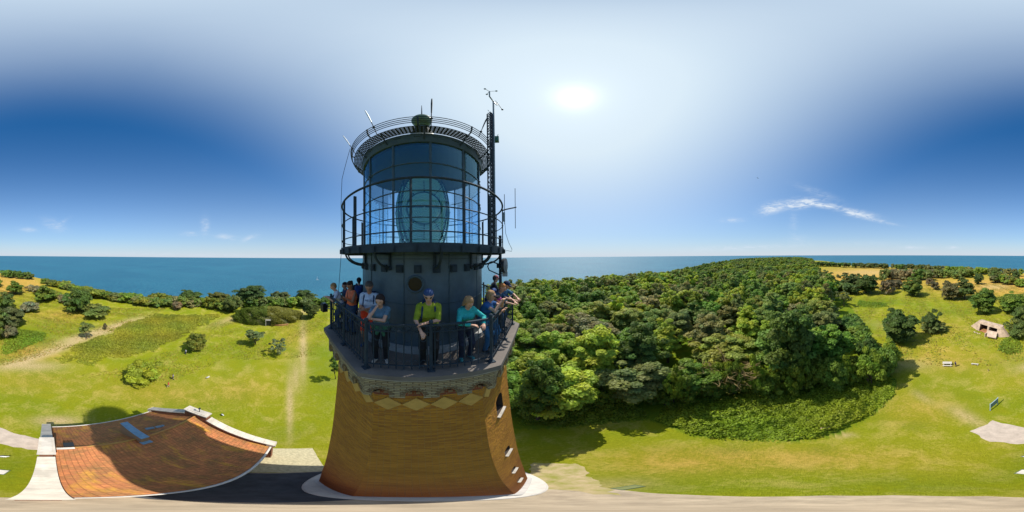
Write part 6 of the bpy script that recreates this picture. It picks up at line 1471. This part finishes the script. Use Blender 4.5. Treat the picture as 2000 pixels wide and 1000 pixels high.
    person('person in black seen from behind with a blue backpack, left of the drum', deck(701, 6.1, .3), -50, 1.70, lean=3, res=.016, shirt=black, sleeve=1.9, pants=black, hair=cloth('black_hair', (.012, .01, .01)), hairstyle='bun', pack=cloth('pack_blue', (.03, .07, .22)))
    # right-hand side
    q = person('girl in a turquoise jacket with long fair hair leaning on the corner rail', deck(908, 3.45, .26), 142, 1.70, lean=20, nod=30, yaw=-18, res=.011, hands=(v3(-.22, .44, 1.10), v3(.03, .40, 1.12)), poles=(v3(-1, -.2, -.4), v3(1, -.2, -.6)),
        shirt=cloth('turquoise', (.03, .42, .40)), sleeve=1.85, pants=cloth('dark_navy', (.015, .02, .045)), shoes=cloth('teal_shoe', (.05, .25, .26)), hair=cloth('blond_hair', (.38, .22, .10)), hairstyle='long', female=True, feet=((-.10, .0), (.11, .02)))
    Nn = q['Nn']; q['mk']('hood', [(Nn+v3(-.07, -.08, -.01), Nn+v3(.07, -.08, -.01), .055, .055, .03)], .012, cloth('turquoise', (.03, .42, .40)), q['body'])
    q = person('blonde woman in blue raising binoculars to her eyes at the right rail', deck(947, 3.85, .28), 108, 1.70, lean=17, nod=0, res=.011, hands=(v3(-.06, .44, 1.46), v3(.06, .44, 1.46)), poles=(v3(-.8, .4, -1), v3(.8, .4, -1)), shirt=cloth('royal_blue', (.02, .10, .30)), sleeve=.35, pants=cloth('blue_leggings', (.03, .13, .28)), hair=cloth('blond_hair', (.38, .22, .10)), hairstyle='bob', female=True)
    hd = q['hd']; s = q['s']; mb = MB()
    for sg in (-1, 1): mb.tube([hd(sg*.034, .10, .015)*s, hd(sg*.036, .15, .012)*s, hd(sg*.04, .20, .01)*s], [.02, .024, .03], 8)
    mb.bar(hd(-.03, .14, .012)*s, hd(.03, .14, .012)*s, .02); mb.build('binoculars', mat('black_plastic', (.015, .017, .022), .35), q['body'])
    person('child in a pink and purple cap peering over the right rail', deck(990, 4.05, .2), 108, 1.46, lean=14, nod=14, res=.011, hands=(v3(-.15, .32, 1.30), v3(.15, .32, 1.30)), shirt=cloth('teal_tee', (.03, .25, .26)), sleeve=.7, pants=cloth('blue_leggings', (.03, .13, .28)), hair=cloth('fair_hair', (.30, .18, .08)), hat=(mat('pink_cap', (.45, .05, .22), .8, noise=.3, nscale=6, col2=(.16, .03, .16)), 'cap'))
    person('red-haired man in a dark blue shirt and backpack leaning both arms on the right rail', deck(975, 4.8, .38), 112, 1.76, lean=28, nod=12, res=.012, hands=(v3(-.10, .60, 1.12), v3(.12, .58, 1.12)), poles=(v3(-1, -.2, -.2), v3(1, -.2, -.2)), shirt=cloth('dusk_blue', (.03, .075, .14)), sleeve=.8, pants=black, hair=cloth('ginger_hair', (.50, .20, .06)), pack=cloth('pack_blue', (.03, .07, .22)), stout=1.1)
    person('man in a dark cap and blue tee with forearms over the right corner rail', deck(990, 5.15, .30), 118, 1.76, lean=24, nod=16, res=.012, hands=(v3(-.10, .56, 1.14), v3(.14, .56, 1.14)), poles=(v3(-1, -.2, -.2), v3(1, -.2, -.2)), shirt=cloth('mid_blue', (.05, .16, .28)), sleeve=.7, pants=denim, hair=cloth('dark_hair', (.03, .015, .012)), hat=(navy, 'cap'))
    person('man in a dark jacket and faded red cap at the back of the gallery', deck(963, 6.0, .3), 70, 1.78, lean=6, nod=16, res=.014, hands=(v3(-.06, .34, 1.25), v3(.06, .34, 1.25)), shirt=cloth('charcoal', (.025, .03, .045)), sleeve=1.9, pants=black, hair=cloth('grey_hair', (.10, .075, .06)), hat=(cloth('faded_red', (.35, .10, .11)), 'cap'))
    # visitors on the lawn
    def lawn(x, y, F, **k): p = G(x, y); return person(pos=p, F=F, res=.03, **k)
    lawn(338, 741, 160, label='person in a grey top walking beside the round yellow-green bush', h=1.75, shirt=cloth('grey_top', (.22, .22, .25)), pants=navy, hair=cloth('dark_hair', (.03, .015, .012)), feet=((-.1, -.18), (.1, .2)))
    lawn(329, 756, 150, label='person in a red top on the lawn in front of the yellow-green bush', h=1.70, shirt=cloth('red_top', (.60, .06, .03)), sleeve=1.8, pants=cloth('pale_trousers', (.4, .32, .25)), hair=cloth('brown_hair', (.05, .03, .02)), feet=((-.1, .2), (.1, -.15)))
    lawn(363, 692, 120, label='person in pale clothes standing in the shade of the lone olive tree', h=1.72, shirt=cloth('white_tee', (.55, .60, .70)), pants=navy, hair=cloth('grey_hair', (.10, .075, .06)))
    lawn(303, 727, 90, label='person in white at the right side of the round bush', h=1.70, shirt=cloth('white_tee', (.55, .60, .70)), pants=cloth('pale_trousers', (.4, .32, .25)), hair=cloth('fair_hair', (.30, .18, .08)))
    lawn(1866, 716, 200, label='person in dark clothes at the right end of the picnic table', h=1.72, shirt=navy, pants=black, hair=cloth('dark_hair', (.03, .015, .012)))
people()
